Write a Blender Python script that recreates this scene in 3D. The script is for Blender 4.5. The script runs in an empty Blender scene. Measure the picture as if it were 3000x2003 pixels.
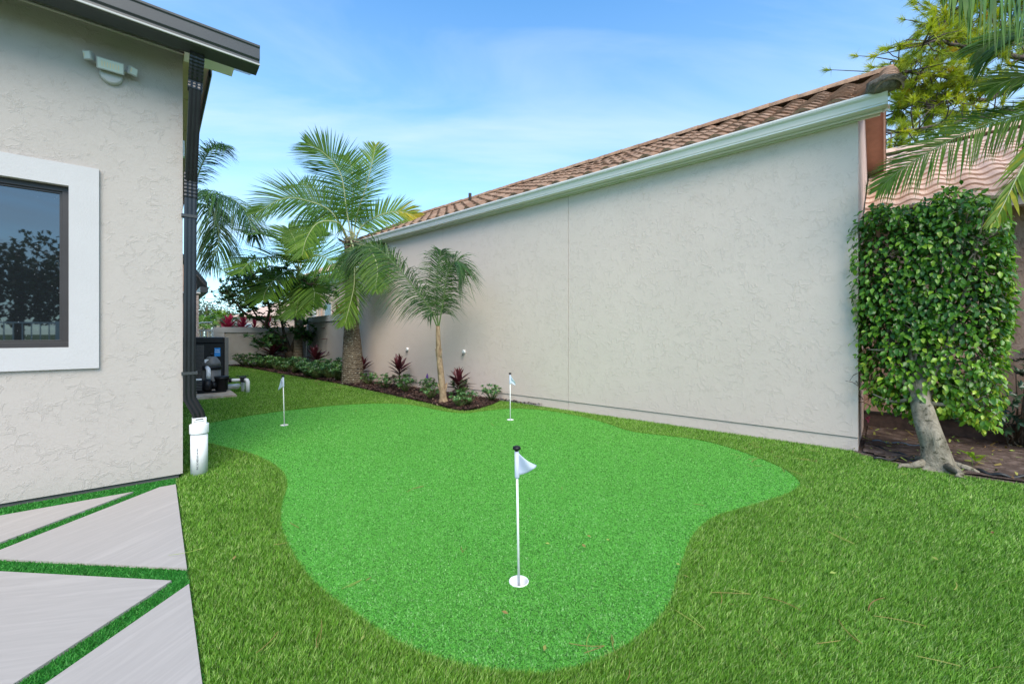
import bpy, math, random
import numpy as np
from mathutils import Vector, Matrix
random.seed(7); rng = np.random.default_rng(7)
S = bpy.context.scene
col = S.collection
D2R = math.radians

# ------------------------------------------------------------------ camera
f_px = 1243.0; H = 1.4; CX = 1500.0; HY = 978.0
yaw = math.atan(1410 / f_px)
F = np.array([math.sin(yaw), math.cos(yaw), 0.0]); R = np.array([math.cos(yaw), -math.sin(yaw), 0.0]); U = np.array([0, 0, 1.0])
C0 = np.array([0, 0, H])
cam = bpy.data.cameras.new('camera'); cam_o = bpy.data.objects.new('camera', cam); col.objects.link(cam_o)
cam.sensor_width = 36; cam.lens = 36 * f_px / 3000; cam.shift_y = -(1001.5 - HY) / 3000
cam.clip_start = 0.05; cam.clip_end = 1200
cam_o.location = (0, 0, H); cam_o.rotation_euler = (D2R(90), 0, -yaw)
S.camera = cam_o

# ------------------------------------------------------------------ world, sun, exposure
W = bpy.data.worlds.new('World'); S.world = W; W.use_nodes = True
nt = W.node_tree; nt.nodes.clear()
SUN_EL, SUN_ROT = D2R(47), D2R(214)
def N(t, **k):
    n = nt.nodes.new(t)
    for a, b in k.items(): setattr(n, a, b)
    return n
sky = N('ShaderNodeTexSky', sky_type='NISHITA', sun_disc=False, sun_elevation=SUN_EL, sun_rotation=SUN_ROT)
sky.air_density = 1.0; sky.dust_density = 0.4; sky.ozone_density = 2.2; sky.altitude = 0
bg = N('ShaderNodeBackground'); bg.inputs['Strength'].default_value = 0.13
out = N('ShaderNodeOutputWorld')
tc = N('ShaderNodeTexCoord'); sx = N('ShaderNodeSeparateXYZ'); nt.links.new(tc.outputs['Generated'], sx.inputs[0])
zz = N('ShaderNodeMath', operation='ADD'); zz.inputs[1].default_value = 0.16
mx = N('ShaderNodeMath', operation='MAXIMUM'); mx.inputs[1].default_value = 0.0
nt.links.new(sx.outputs['Z'], mx.inputs[0]); nt.links.new(mx.outputs[0], zz.inputs[0])
dx = N('ShaderNodeMath', operation='DIVIDE'); dy = N('ShaderNodeMath', operation='DIVIDE')
nt.links.new(sx.outputs['X'], dx.inputs[0]); nt.links.new(zz.outputs[0], dx.inputs[1])
nt.links.new(sx.outputs['Y'], dy.inputs[0]); nt.links.new(zz.outputs[0], dy.inputs[1])
cx_ = N('ShaderNodeCombineXYZ'); nt.links.new(dx.outputs[0], cx_.inputs[0]); nt.links.new(dy.outputs[0], cx_.inputs[1])
mp = N('ShaderNodeMapping'); mp0 = N('ShaderNodeMapping'); mp0.inputs['Rotation'].default_value = (0, 0, yaw - 0.10); nt.links.new(cx_.outputs[0], mp0.inputs[0])
mp.inputs['Scale'].default_value = (0.45, 1.35, 1); mp.inputs['Location'].default_value = (3.1, 1.7, 0)
nt.links.new(mp0.outputs[0], mp.inputs[0])
nz = N('ShaderNodeTexNoise'); nz.inputs['Scale'].default_value = 1.5; nz.inputs['Detail'].default_value = 8; nz.inputs['Roughness'].default_value = 0.55; nz.inputs['Distortion'].default_value = 0.55
nt.links.new(mp.outputs[0], nz.inputs['Vector'])
cr = N('ShaderNodeValToRGB'); cr.color_ramp.elements[0].position = 0.41; cr.color_ramp.elements[1].position = 0.85
cr.color_ramp.elements[0].color = (0, 0, 0, 1); cr.color_ramp.elements[1].color = (0.58, 0.58, 0.58, 1)
nt.links.new(nz.outputs[0], cr.inputs[0])
# pale veil towards the horizon, thin cirrus above
hz = N('ShaderNodeMapRange'); hz.inputs[1].default_value = 0.0; hz.inputs[2].default_value = 0.62; hz.inputs[3].default_value = 0.48; hz.inputs[4].default_value = 0.0
nt.links.new(mx.outputs[0], hz.inputs[0])
ad = N('ShaderNodeMath', operation='ADD', use_clamp=True); nt.links.new(cr.outputs[0], ad.inputs[0]); nt.links.new(hz.outputs[0], ad.inputs[1])
mixc = N('ShaderNodeMix', data_type='RGBA'); mixc.inputs[7].default_value = (4.2, 4.9, 5.7, 1)
gm = N('ShaderNodeMix', data_type='RGBA', blend_type='MULTIPLY'); gm.inputs[0].default_value = 1.0; gm.inputs[7].default_value = (0.88, 1.42, 1.62, 1)
nt.links.new(sky.outputs[0], gm.inputs[6])
nt.links.new(gm.outputs[2], mixc.inputs[6]); nt.links.new(ad.outputs[0], mixc.inputs[0])
nt.links.new(mixc.outputs[2], bg.inputs[0]); nt.links.new(bg.outputs[0], out.inputs[0])
sl = bpy.data.lights.new('sun', 'SUN'); so = bpy.data.objects.new('sun', sl); col.objects.link(so)
sl.energy = 2.6; sl.angle = D2R(42); sl.color = (1.0, 0.88, 0.72)
sd = Vector((math.sin(SUN_ROT) * math.cos(SUN_EL), math.cos(SUN_ROT) * math.cos(SUN_EL), math.sin(SUN_EL)))
so.rotation_euler = sd.to_track_quat('Z', 'Y').to_euler(); so.location = (0, 0, 30)
S.view_settings.view_transform = 'Standard'; S.view_settings.look = 'None'; S.view_settings.gamma = 1
S.view_settings.use_curve_mapping = False; S.view_settings.exposure = 0.78
S.render.engine = 'CYCLES'

# ------------------------------------------------------------------ geometry of the survey
def ray(px, py): return F + R * (px - CX) / f_px + U * (HY - py) / f_px
def P(px, py, d): return C0 + ray(px, py) * d
def G(px, py, z=0.0):
    r = ray(px, py); return C0 + r * ((z - H) / r[2])
def PL(px, py, p, n):
    n = np.array(n, float); r = ray(px, py); return C0 + r * (np.dot(np.array(p) - C0, n) / np.dot(r, n))
b_ = math.atan(1480 / f_px)
hu = F * math.cos(b_) + R * math.sin(b_); hv = np.array([-hu[1], hu[0], 0])      # left house axes
P0 = G(535.5, 1396.4); HYAW = math.atan2(hu[1], hu[0])
def LW(u, v, z=0.0): return P0 + hu * u + hv * v + U * z
X0 = 6.516; YC = 0.25; YE = 11.86                                             # neighbour wall plane and ends

# ------------------------------------------------------------------ helpers
def tag(o, label=None, cat=None, group=None, kind=None):
    if label: o['label'] = label
    if cat: o['category'] = cat
    if group: o['group'] = group
    if kind: o['kind'] = kind
    return o
def empty(name, loc, rz=0.0, **k):
    o = bpy.data.objects.new(name, None); col.objects.link(o); o.location = Vector([float(a) for a in loc]); o.rotation_euler = (0, 0, rz)
    o.empty_display_size = 0.2
    return tag(o, **k)
def link(name, me, parent=None, **k):
    o = bpy.data.objects.new(name, me); col.objects.link(o)
    if parent: o.parent = parent
    return tag(o, **k)
class MB:
    def __init__(s): s.v = []; s.f = []; s.t = []; s.sm = []
    def add(s, vs, fs, tint=0.5, smooth=False):
        b = len(s.v); s.v.extend([tuple(map(float, a)) for a in vs])
        for f in fs: s.f.append(tuple(i + b for i in f)); s.t.append(tint); s.sm.append(smooth)
        return s
    def box(s, a, b, tint=0.5, M=None):
        x0, y0, z0 = a; x1, y1, z1 = b
        vs = [Vector(q) for q in ((x0,y0,z0),(x1,y0,z0),(x1,y1,z0),(x0,y1,z0),(x0,y0,z1),(x1,y0,z1),(x1,y1,z1),(x0,y1,z1))]
        if M is not None: vs = [M @ q for q in vs]
        return s.add(vs, [(0,3,2,1),(4,5,6,7),(0,1,5,4),(1,2,6,5),(2,3,7,6),(3,0,4,7)], tint)
    def tube(s, pts, rad, n=10, tint=0.5, cap=True, smooth=True):
        pts = [Vector([float(c) for c in p]) for p in pts]
        if not hasattr(rad, '__len__'): rad = [rad] * len(pts)
        b = len(s.v); up = Vector((0, 0, 1)); prev = None
        for i, p in enumerate(pts):
            t = (pts[min(i+1, len(pts)-1)] - pts[max(i-1, 0)]).normalized()
            if prev is None:
                a = t.orthogonal().normalized() if abs(t.z) > 0.9 else t.cross(up).normalized()
            else: a = (prev - t * prev.dot(t)).normalized()
            prev = a; c = t.cross(a)
            for k in range(n):
                g = 2 * math.pi * k / n; s.v.append(tuple(p + (a * math.cos(g) + c * math.sin(g)) * rad[i]))
        for i in range(len(pts) - 1):
            for k in range(n):
                s.f.append((b+i*n+k, b+i*n+(k+1)%n, b+(i+1)*n+(k+1)%n, b+(i+1)*n+k)); s.t.append(tint); s.sm.append(smooth)
        if cap:
            s.f.append(tuple(b + k for k in reversed(range(n)))); s.t.append(tint); s.sm.append(False)
            s.f.append(tuple(b + (len(pts)-1)*n + k for k in range(n))); s.t.append(tint); s.sm.append(False)
        return s
    def lathe(s, prof, n=20, c=(0,0,0), tint=0.5, smooth=True):
        return s.tube_prof([(c[0], c[1], c[2] + z) for r, z in prof], [r for r, z in prof], n, tint, smooth)
    def tube_prof(s, cs, rs, n, tint, smooth):
        b = len(s.v)
        for p, r in zip(cs, rs):
            for k in range(n):
                g = 2*math.pi*k/n; s.v.append((p[0]+r*math.cos(g), p[1]+r*math.sin(g), p[2]))
        for i in range(len(cs)-1):
            for k in range(n):
                s.f.append((b+i*n+k, b+i*n+(k+1)%n, b+(i+1)*n+(k+1)%n, b+(i+1)*n+k)); s.t.append(tint); s.sm.append(smooth)
        s.f.append(tuple(b+k for k in reversed(range(n)))); s.t.append(tint); s.sm.append(False)
        s.f.append(tuple(b+(len(cs)-1)*n+k for k in range(n))); s.t.append(tint); s.sm.append(False)
        return s
    def extrude(s, prof, y0, y1, axis='y', tint=0.5):
        """closed profile of (x,z) swept along y (or (y,z) along x)"""
        n = len(prof)
        if axis == 'y': vs = [(x, y0, z) for x, z in prof] + [(x, y1, z) for x, z in prof]
        else: vs = [(y0, x, z) for x, z in prof] + [(y1, x, z) for x, z in prof]
        fs = [(i, (i+1) % n, n+(i+1) % n, n+i) for i in range(n)] + [tuple(reversed(range(n))), tuple(range(n, 2*n))]
        return s.add(vs, fs, tint)
    def mesh(s, name, mat):
        me = bpy.data.meshes.new(name); me.from_pydata(s.v, [], s.f)
        at = me.attributes.new('tint', 'FLOAT', 'FACE'); at.data.foreach_set('value', np.array(s.t, 'f'))
        me.polygons.foreach_set('use_smooth', np.array(s.sm, bool))
        for m in (mat if isinstance(mat, (list, tuple)) else [mat]): me.materials.append(m)
        return me
    def build(s, name, mat, parent=None, bevel=0, fix=False, **k):
        me = s.mesh(name, mat)
        if fix:
            import bmesh
            bm = bmesh.new(); bm.from_mesh(me); bmesh.ops.recalc_face_normals(bm, faces=bm.faces); bm.to_mesh(me); bm.free()
        o = link(name, me, parent, **k)
        if bevel:
            m = o.modifiers.new('bevel', 'BEVEL'); m.width = bevel; m.segments = 2; m.limit_method = 'ANGLE'
        return o
def np_mesh(name, V, nper, tint, mat):
    """V (n*nper,3): n polygons of nper fresh vertices each"""
    n = len(V) // nper
    me = bpy.data.meshes.new(name)
    me.vertices.add(len(V)); me.vertices.foreach_set('co', V.astype('f').ravel())
    me.loops.add(len(V)); me.loops.foreach_set('vertex_index', np.arange(len(V), dtype='i'))
    me.polygons.add(n); me.polygons.foreach_set('loop_start', np.arange(0, len(V), nper, dtype='i'))
    me.update(calc_edges=True)
    at = me.attributes.new('tint', 'FLOAT', 'FACE'); at.data.foreach_set('value', tint.astype('f'))
    me.materials.append(mat); return me
def smooth_path(pts, n=24):
    pts = np.array(pts, float); q = np.vstack([2*pts[0]-pts[1], pts, 2*pts[-1]-pts[-2]])
    out_ = []
    segs = len(pts) - 1
    for i in range(n):
        t = i / (n - 1) * segs; k = min(int(t), segs - 1); t -= k
        a, b, c, d = q[k], q[k+1], q[k+2], q[k+3]
        out_.append(0.5*((2*b) + (-a+c)*t + (2*a-5*b+4*c-d)*t*t + (-a+3*b-3*c+d)*t**3))
    return np.array(out_)
def nrm(a): return a / (np.linalg.norm(a) + 1e-9)
def in_poly(x, y, poly):
    c = np.zeros(x.shape, bool); n = len(poly); j = n - 1
    for i in range(n):
        xi, yi = poly[i][:2]; xj, yj = poly[j][:2]
        c ^= ((yi > y) != (yj > y)) & (x < (xj - xi) * (y - yi) / (yj - yi + 1e-12) + xi); j = i
    return c

# ------------------------------------------------------------------ materials
def mat(name, color=(0.5,0.5,0.5), rough=0.6, metal=0.0, spec=0.5):
    m = bpy.data.materials.new(name); m.use_nodes = True
    b = m.node_tree.nodes['Principled BSDF']
    b.inputs['Base Color'].default_value = (*color, 1); b.inputs['Roughness'].default_value = rough
    b.inputs['Metallic'].default_value = metal; b.inputs['Specular IOR Level'].default_value = spec
    return m
class NT:
    def __init__(s, m): s.t = m.node_tree; s.b = s.t.nodes.get('Principled BSDF')
    def n(s, t, inp=None, **k):
        o = s.t.nodes.new(t)
        for a, b in k.items(): setattr(o, a, b)
        for a, b in (inp or {}).items():
            if isinstance(b, bpy.types.NodeSocket): s.t.links.new(b, o.inputs[a])
            else: o.inputs[a].default_value = b
        return o
    def l(s, a, b): s.t.links.new(a, b)
    def ramp(s, fac, stops):
        o = s.n('ShaderNodeValToRGB'); e = o.color_ramp.elements
        while len(e) < len(stops): e.new(0.5)
        for q, (p, c) in zip(e, stops): q.position = p; q.color = (*c, 1) if len(c) == 3 else c
        s.l(fac, o.inputs[0]); return o.outputs[0]
    def noise(s, scale, detail=3, rough=0.5, dist=0.0, vec=None):
        o = s.n('ShaderNodeTexNoise', {'Scale': scale, 'Detail': detail, 'Roughness': rough, 'Distortion': dist})
        if vec is not None: s.l(vec, o.inputs['Vector'])
        return o.outputs[0]
    def obj(s): return s.n('ShaderNodeTexCoord').outputs['Object']
    def pos(s): return s.n('ShaderNodeNewGeometry').outputs['Position']
    def mapping(s, vec, scale=(1,1,1), rot=(0,0,0)): return s.n('ShaderNodeMapping', {'Vector': vec, 'Scale': scale, 'Rotation': rot}).outputs[0]
    def bump(s, h, strength=0.5, dist=0.01, normal=None):
        o = s.n('ShaderNodeBump', {'Height': h, 'Strength': strength, 'Distance': dist})
        if normal is not None: s.l(normal, o.inputs['Normal'])
        return o.outputs[0]
    def math(s, op, a, b=0.0):
        return s.n('ShaderNodeMath', {0: a, 1: b}, operation=op).outputs[0]
    def mix(s, f, a, b, bt='MIX'):
        o = s.n('ShaderNodeMix', data_type='RGBA', blend_type=bt)
        for i, q in ((0, f), (6, a), (7, b)):
            if isinstance(q, bpy.types.NodeSocket): s.l(q, o.inputs[i])
            elif i == 0: o.inputs[0].default_value = q
            else: o.inputs[i].default_value = (*q, 1)
        return o.outputs[2]
def sc(c, k): return tuple(x * k for x in c)

def stucco(name, c, stain=None, scale=1.0, bumpk=1.0):
    m = mat(name, c, 0.85, spec=0.25); t = NT(m); p = t.pos()
    big = t.noise(0.7, 4, 0.55, 0.3, p)
    colr = t.ramp(big, [(0.3, sc(c, 0.965)), (0.7, sc(c, 1.02))])
    # skip-trowel texture: thin flattened splashes with ragged edges
    warp = t.n('ShaderNodeVectorMath', {0: p, 1: t.n('ShaderNodeVectorMath', {0: t.n('ShaderNodeTexNoise', {'Vector': p, 'Scale': 14*scale, 'Detail': 4}).outputs['Color'], 1: (0.10, 0.10, 0.10)}, operation='MULTIPLY').outputs[0]}, operation='ADD').outputs[0]
    n1 = t.noise(15.0*scale, 4, 0.6, 0.6, warp)
    pl = t.ramp(n1, [(0.490, (0,0,0)), (0.505, (1,1,1)), (0.60, (0.85,)*3), (0.612, (0.4,)*3)])
    mask = t.ramp(t.noise(2.2*scale, 4, 0.65, 0.5, p), [(0.36, (0.15,)*3), (0.62, (1,1,1))])
    h = t.math('MULTIPLY', pl, mask)
    fine = t.noise(90*scale, 3, 0.6, 0, p)
    h2 = t.math('ADD', h, t.math('MULTIPLY', fine, 0.10))
    # sharp lips where the trowel lifted off: thin, broken, wandering lines
    wv = t.n('ShaderNodeVectorMath', {0: p, 1: t.n('ShaderNodeVectorMath', {0: t.n('ShaderNodeTexNoise', {'Vector': p, 'Scale': 6*scale, 'Detail': 5, 'Roughness': 0.65}).outputs['Color'], 1: (0.16/scale,)*3}, operation='MULTIPLY').outputs[0]}, operation='ADD').outputs[0]
    vo = t.n('ShaderNodeTexVoronoi', {'Vector': wv, 'Scale': 6.5*scale}, feature='DISTANCE_TO_EDGE').outputs['Distance']
    line = t.ramp(vo, [(0.0, (1,1,1)), (0.010, (0.7,)*3), (0.020, (0,0,0))])
    mk2 = t.ramp(t.noise(4.2*scale, 4, 0.65, 0.3, p), [(0.49, (0,0,0)), (0.57, (1,1,1))])
    lf = t.math('MULTIPLY', line, mk2)
    colr = t.mix(t.math('MULTIPLY', lf, 0.07), colr, sc(c, 0.35))  # crease shade beside the lips painted faintly dark into the wall colour
    lip = t.ramp(vo, [(0.02, (0,0,0)), (0.05, (1,1,1)), (0.13, (0,0,0))])
    h2 = t.math('ADD', t.math('MULTIPLY', h2, 0.6), t.math('MULTIPLY', t.math('MULTIPLY', lip, mk2), 1.3))
    t.l(t.bump(h2, 0.7*bumpk, 0.006), t.b.inputs['Normal'])
    if stain:
        st = t.ramp(t.noise(3.5, 6, 0.7, 0.2, t.mapping(p, (3, 3, 0.7))), [(0.5, (0,0,0)), (0.68, (1,1,1))])
        colr = t.mix(t.math('MULTIPLY', st, 0.6), colr, stain)
    t.l(colr, t.b.inputs['Base Color']); return m
M = {}
M['stucco_left'] = stucco('stucco_warm_white', (0.475, 0.425, 0.385), None, 1.7, 0.6)
M['stucco_right'] = stucco('stucco_greige', (0.70, 0.575, 0.50), None, 1.8, 0.6)
M['stucco_garden'] = stucco('stucco_garden_wall', (0.46, 0.42, 0.37), None, 2.0, 1.0)
M['stucco_pink'] = stucco('stucco_pink', (0.52, 0.34, 0.26), (0.25, 0.14, 0.10), 2.2, 1.2)
M['stucco_stained'] = stucco('stucco_stained', (0.58, 0.45, 0.39), (0.16, 0.10, 0.075), 2.0, 0.5)
def plain(name, c, rough=0.6, var=0.06, scale=8, bump=0.0, metal=0.0, spec=0.5, bscale=90):
    m = mat(name, c, rough, metal, spec); t = NT(m); p = t.obj()
    t.l(t.ramp(t.noise(scale, 4, 0.6, 0, p), [(0.3, sc(c, 1-var)), (0.7, sc(c, 1+var))]), t.b.inputs['Base Color'])
    if bump: t.l(t.bump(t.noise(bscale, 2, 0.5, 0, p), bump, 0.003), t.b.inputs['Normal'])
    return m
M['trim'] = plain('white_trim', (0.52, 0.50, 0.495), 0.8, 0.03, 3, 0.5)
M['grey_trim'] = plain('grey_trim', (0.50, 0.485, 0.47), 0.8, 0.04, 3, 0.4)
M['black_alu'] = plain('black_aluminium', (0.010, 0.010, 0.012), 0.28, 0.25, 5, 0.05, 0.0, 0.5)
M['grey_alu'] = plain('dark_grey_aluminium', (0.045, 0.048, 0.050), 0.42, 0.12, 3, 0.12)
M['gutter_white'] = plain('sage_white_gutter', (0.86, 0.79, 0.76), 0.35, 0.04, 2, 0.03)
M['bronze'] = plain('bronze_frame', (0.035, 0.03, 0.03), 0.45, 0.1)
M['white_plastic'] = plain('white_plastic', (0.86, 0.85, 0.84), 0.4, 0.03)
M['white_metal'] = plain('white_painted_metal', (0.75, 0.76, 0.76), 0.4, 0.03)
M['black_plastic'] = plain('black_plastic', (0.009, 0.009, 0.011), 0.42, 0.2, spec=0.3)
M['grey_plastic'] = plain('grey_plastic', (0.13, 0.13, 0.125), 0.5, 0.08)
M['lamp_grey'] = plain('lamp_housing', (0.42, 0.42, 0.40), 0.5, 0.05)
M['lens'] = plain('lamp_lens', (0.62, 0.66, 0.63), 0.12, 0.03)
M['led'] = plain('led_strip', (0.75, 0.62, 0.38), 0.4, 0.05)
M['soffit_tan'] = plain('soffit_tan', (0.62, 0.42, 0.36), 0.8, 0.08, 6)
M['white_paint'] = plain('white_paint', (0.76, 0.70, 0.67), 0.6, 0.05, 4)
M['brown_board'] = plain('brown_board', (0.44, 0.25, 0.18), 0.7, 0.12, 7, 0.3)
M['tan_board'] = plain('tan_board', (0.60, 0.45, 0.38), 0.7, 0.10, 7, 0.3)
M['joint'] = plain('dark_joint', (0.13, 0.125, 0.115), 0.9, 0.1)
M['black_trim'] = plain('black_screed', (0.03, 0.025, 0.022), 0.8, 0.2)
M['hose'] = plain('black_hose', (0.02, 0.02, 0.022), 0.5, 0.2)
M['hose_blue'] = plain('slate_hose', (0.12, 0.17, 0.22), 0.5, 0.2)
M['blue_label'] = plain('blue_label', (0.02, 0.22, 0.62), 0.4, 0.08)
M['white_label'] = plain('white_label', (0.75, 0.77, 0.8), 0.5, 0.03)
M['ink'] = plain('ink', (0.03, 0.03, 0.04), 0.6, 0.1)
M['purple'] = plain('purple_film', (0.10, 0.02, 0.25), 0.5, 0.1)
M['pink_flower'] = plain('pink_petals', (0.62, 0.08, 0.12), 0.6, 0.2, 30)
M['shingle'] = plain('grey_shingle', (0.30, 0.28, 0.27), 0.9, 0.3, 22, 0.5)
M['dark_wood'] = plain('dark_stained_base', (0.07, 0.04, 0.03), 0.8, 0.4, 12, 0.3)
M['far_cream'] = plain('far_cream_wall', (0.62, 0.46, 0.34), 0.85, 0.05, 2)
M['far_pink'] = plain('far_pink_wall', (0.62, 0.42, 0.34), 0.85, 0.05, 2)
M['far_window'] = plain('far_window', (0.16, 0.22, 0.26), 0.15, 0.1)
# putting cloth of the pins
def cloth():
    m = mat('pin_cloth', (0.72, 0.77, 0.88), 0.7); t = NT(m)
    tr = t.n('ShaderNodeBsdfTranslucent', {'Color': (0.70, 0.78, 0.92, 1)})
    ms = t.n('ShaderNodeMixShader', {0: 0.35, 1: t.b.outputs[0], 2: tr.outputs[0]})
    t.l(t.bump(t.noise(400, 2, 0.5, 0, t.obj()), 0.3, 0.002), t.b.inputs['Normal'])
    t.l(ms.outputs[0], t.t.nodes['Material Output'].inputs[0]); return m
M['cloth'] = cloth()
def glass():
    m = mat('tinted_window_glass', (0.012, 0.014, 0.016), 0.02); t = NT(m)
    gl = t.n('ShaderNodeBsdfGlossy', {'Color': (0.80, 0.9, 1.0, 1), 'Roughness': 0.015})
    lw = t.n('ShaderNodeLayerWeight', {'Blend': 0.25})
    fac = t.math('ADD', t.math('MULTIPLY', lw.outputs['Fresnel'], 0.4), 0.085)
    # dried rain spots
    vo = t.n('ShaderNodeTexVoronoi', {'Vector': t.obj(), 'Scale': 38.0})
    sp = t.ramp(vo.outputs['Distance'], [(0.10, (1,1,1)), (0.15, (0,0,0))])
    sel = t.ramp(t.noise(9, 3, 0.6, 0, t.obj()), [(0.52, (0,0,0)), (0.6, (1,1,1))])
    spf = t.math('MULTIPLY', t.math('MULTIPLY', sp, sel), 0.28)
    ms = t.n('ShaderNodeMixShader', {0: fac, 1: t.b.outputs[0], 2: gl.outputs[0]})
    df = t.n('ShaderNodeBsdfDiffuse', {'Color': (0.55, 0.58, 0.6, 1)})
    m2 = t.n('ShaderNodeMixShader', {0: spf, 1: ms.outputs[0], 2: df.outputs[0]})
    t.l(m2.outputs[0], t.t.nodes['Material Output'].inputs[0]); return m
M['glass'] = glass()
def leafmat(name, stops, rough=0.42, trans=0.3, hue=(1.2, 1.25, 0.6), spec=0.45):
    m = mat(name, (0.1,0.2,0.05), rough, spec=spec); t = NT(m)
    at = t.n('ShaderNodeAttribute', attribute_name='tint')
    oi = t.n('ShaderNodeObjectInfo')
    v = t.math('ADD', at.outputs['Fac'], t.math('MULTIPLY', t.math('SUBTRACT', oi.outputs['Random'], 0.5), 0.12))
    c = t.ramp(v, stops)
    c2 = t.mix(t.ramp(t.noise(14, 3, 0.6, 0, t.pos()), [(0.35, (0,0,0)), (0.7, (0.35,)*3)]), c, sc(stops[0][1], 0.8))
    t.l(c2, t.b.inputs['Base Color'])
    if trans:
        tr = t.n('ShaderNodeBsdfTranslucent'); tm = t.mix(1.0, c2, hue, 'MULTIPLY'); t.l(tm, tr.inputs[0])
        ms = t.n('ShaderNodeMixShader', {0: trans, 1: t.b.outputs[0], 2: tr.outputs[0]})
        t.l(ms.outputs[0], t.t.nodes['Material Output'].inputs[0])
    return m
M['palm'] = leafmat('palm_leaf', [(0.0, (0.035,0.075,0.012)), (0.45, (0.085,0.19,0.018)), (0.8, (0.19,0.31,0.03)), (1.0, (0.55,0.42,0.03))], 0.5, 0.35, spec=0.25)
M['queen'] = leafmat('feathery_palm_leaf', [(0.0, (0.018,0.05,0.012)), (0.5, (0.05,0.13,0.025)), (1.0, (0.16,0.29,0.05))])
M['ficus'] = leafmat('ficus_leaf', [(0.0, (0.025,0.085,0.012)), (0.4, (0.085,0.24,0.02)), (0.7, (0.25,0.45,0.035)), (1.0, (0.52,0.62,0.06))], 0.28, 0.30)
M['shrub'] = leafmat('shrub_leaf', [(0.0, (0.018,0.065,0.018)), (0.6, (0.07,0.19,0.045)), (1.0, (0.19,0.33,0.08))], 0.32, 0.2)
M['darkshrub'] = leafmat('dark_shrub_leaf', [(0.0, (0.010,0.028,0.016)), (0.7, (0.025,0.068,0.030)), (1.0, (0.07,0.13,0.04))], 0.32, 0.12)
M['cordy'] = leafmat('cordyline_leaf', [(0.0, (0.014,0.010,0.011)), (0.6, (0.045,0.014,0.017)), (1.0, (0.13,0.025,0.035))], 0.35, 0.15, (1.4,0.7,0.7))
M['cordy_red'] = leafmat('bright_cordyline_leaf', [(0.0, (0.05,0.015,0.015)), (0.5, (0.18,0.02,0.035)), (1.0, (0.50,0.04,0.10))], 0.4, 0.25, (1.4,0.7,0.7))
M['pine'] = leafmat('pine_needle', [(0.0, (0.10,0.15,0.015)), (0.5, (0.40,0.46,0.025)), (0.9, (0.70,0.68,0.04)), (1.0, (0.85,0.45,0.03))], 0.5, 0.35)
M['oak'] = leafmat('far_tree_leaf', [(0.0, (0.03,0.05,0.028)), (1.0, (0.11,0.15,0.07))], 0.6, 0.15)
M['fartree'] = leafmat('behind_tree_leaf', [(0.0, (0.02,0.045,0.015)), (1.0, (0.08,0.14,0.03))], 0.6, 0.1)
def turfmat(name, stops, rough=0.55, big=True):
    m = mat(name, (0.1,0.2,0.05), rough, spec=0.3); t = NT(m)
    at = t.n('ShaderNodeAttribute', attribute_name='tint')
    c = t.ramp(at.outputs['Fac'], stops)
    if big: c = t.mix(t.ramp(t.noise(0.9, 4, 0.6, 0.4, t.pos()), [(0.35, (0,0,0)), (0.65, (0.30,)*3)]), c, sc(stops[1][1], 0.75))
    t.l(c, t.b.inputs['Base Color'])
    tr = t.n('ShaderNodeBsdfTranslucent'); t.l(c, tr.inputs[0])
    ms = t.n('ShaderNodeMixShader', {0: 0.34, 1: t.b.outputs[0], 2: tr.outputs[0]})
    t.l(ms.outputs[0], t.t.nodes['Material Output'].inputs[0]); return m
M['blade'] = turfmat('lawn_blade', [(0.0, (0.025,0.07,0.008)), (0.3, (0.13,0.32,0.025)), (0.7, (0.39,0.72,0.10)), (1.0, (0.74,0.84,0.36))])
M['pile'] = turfmat('bright_turf_pile', [(0.0, (0.01,0.06,0.008)), (0.35, (0.07,0.28,0.035)), (0.75, (0.19,0.52,0.11)), (1.0, (0.46,0.74,0.32))], big=False)
M['strip_pile'] = turfmat('patio_turf_pile', [(0.0, (0.012,0.09,0.01)), (0.4, (0.04,0.25,0.03)), (0.85, (0.09,0.40,0.06)), (1.0, (0.22,0.52,0.15))], big=False)
def groundmat(name, a, b, scale, bump=0.6, dist=0.01, rough=0.95, mid=None):
    m = mat(name, a, rough, spec=0.15); t = NT(m); p = t.pos()
    n1 = t.noise(scale, 6, 0.65, 0.3, p)
    st = [(0.3, a), (0.7, b)] if mid is None else [(0.28, a), (0.5, mid), (0.72, b)]
    t.l(t.ramp(n1, st), t.b.inputs['Base Color'])
    t.l(t.bump(t.noise(scale*1.7, 5, 0.7, 0, p), bump, dist), t.b.inputs['Normal']); return m
M['lawn_base'] = groundmat('lawn_backing', (0.03,0.07,0.01), (0.08,0.17,0.02), 60, 0.8, 0.012)
def greenmat():
    m = mat('putting_turf', (0.04,0.4,0.05), 0.75, spec=0.2); t = NT(m); p = t.pos()
    n1 = t.noise(170, 3, 0.7, 0.2, p); n2 = t.noise(0.8, 3, 0.5, 0.2, p)
    c = t.ramp(n1, [(0.28, (0.015,0.10,0.01)), (0.45, (0.075,0.31,0.03)), (0.58, (0.14,0.45,0.06)), (0.75, (0.30,0.62,0.15))])
    c = t.mix(t.ramp(n2, [(0.3, (0,0,0)), (0.7, (0.3,)*3)]), c, (0.10, 0.40, 0.05))
    t.l(c, t.b.inputs['Base Color']); t.l(t.bump(n1, 0.7, 0.006), t.b.inputs['Normal']); return m
M['green'] = greenmat()
M['strip'] = groundmat('patio_turf_backing', (0.006,0.07,0.008), (0.03,0.24,0.03), 150, 0.7, 0.006)
M['soil'] = groundmat('soil', (0.055,0.037,0.03), (0.24,0.18,0.155), 7, 1.0, 0.03, mid=(0.11,0.078,0.065))
M['mulch_base'] = groundmat('mulch', (0.016,0.008,0.006), (0.085,0.042,0.032), 45, 1.0, 0.02)
M['earth'] = groundmat('distant_ground', (0.05,0.09,0.02), (0.10,0.16,0.04), 0.6, 0.2, 0.02)
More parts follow.
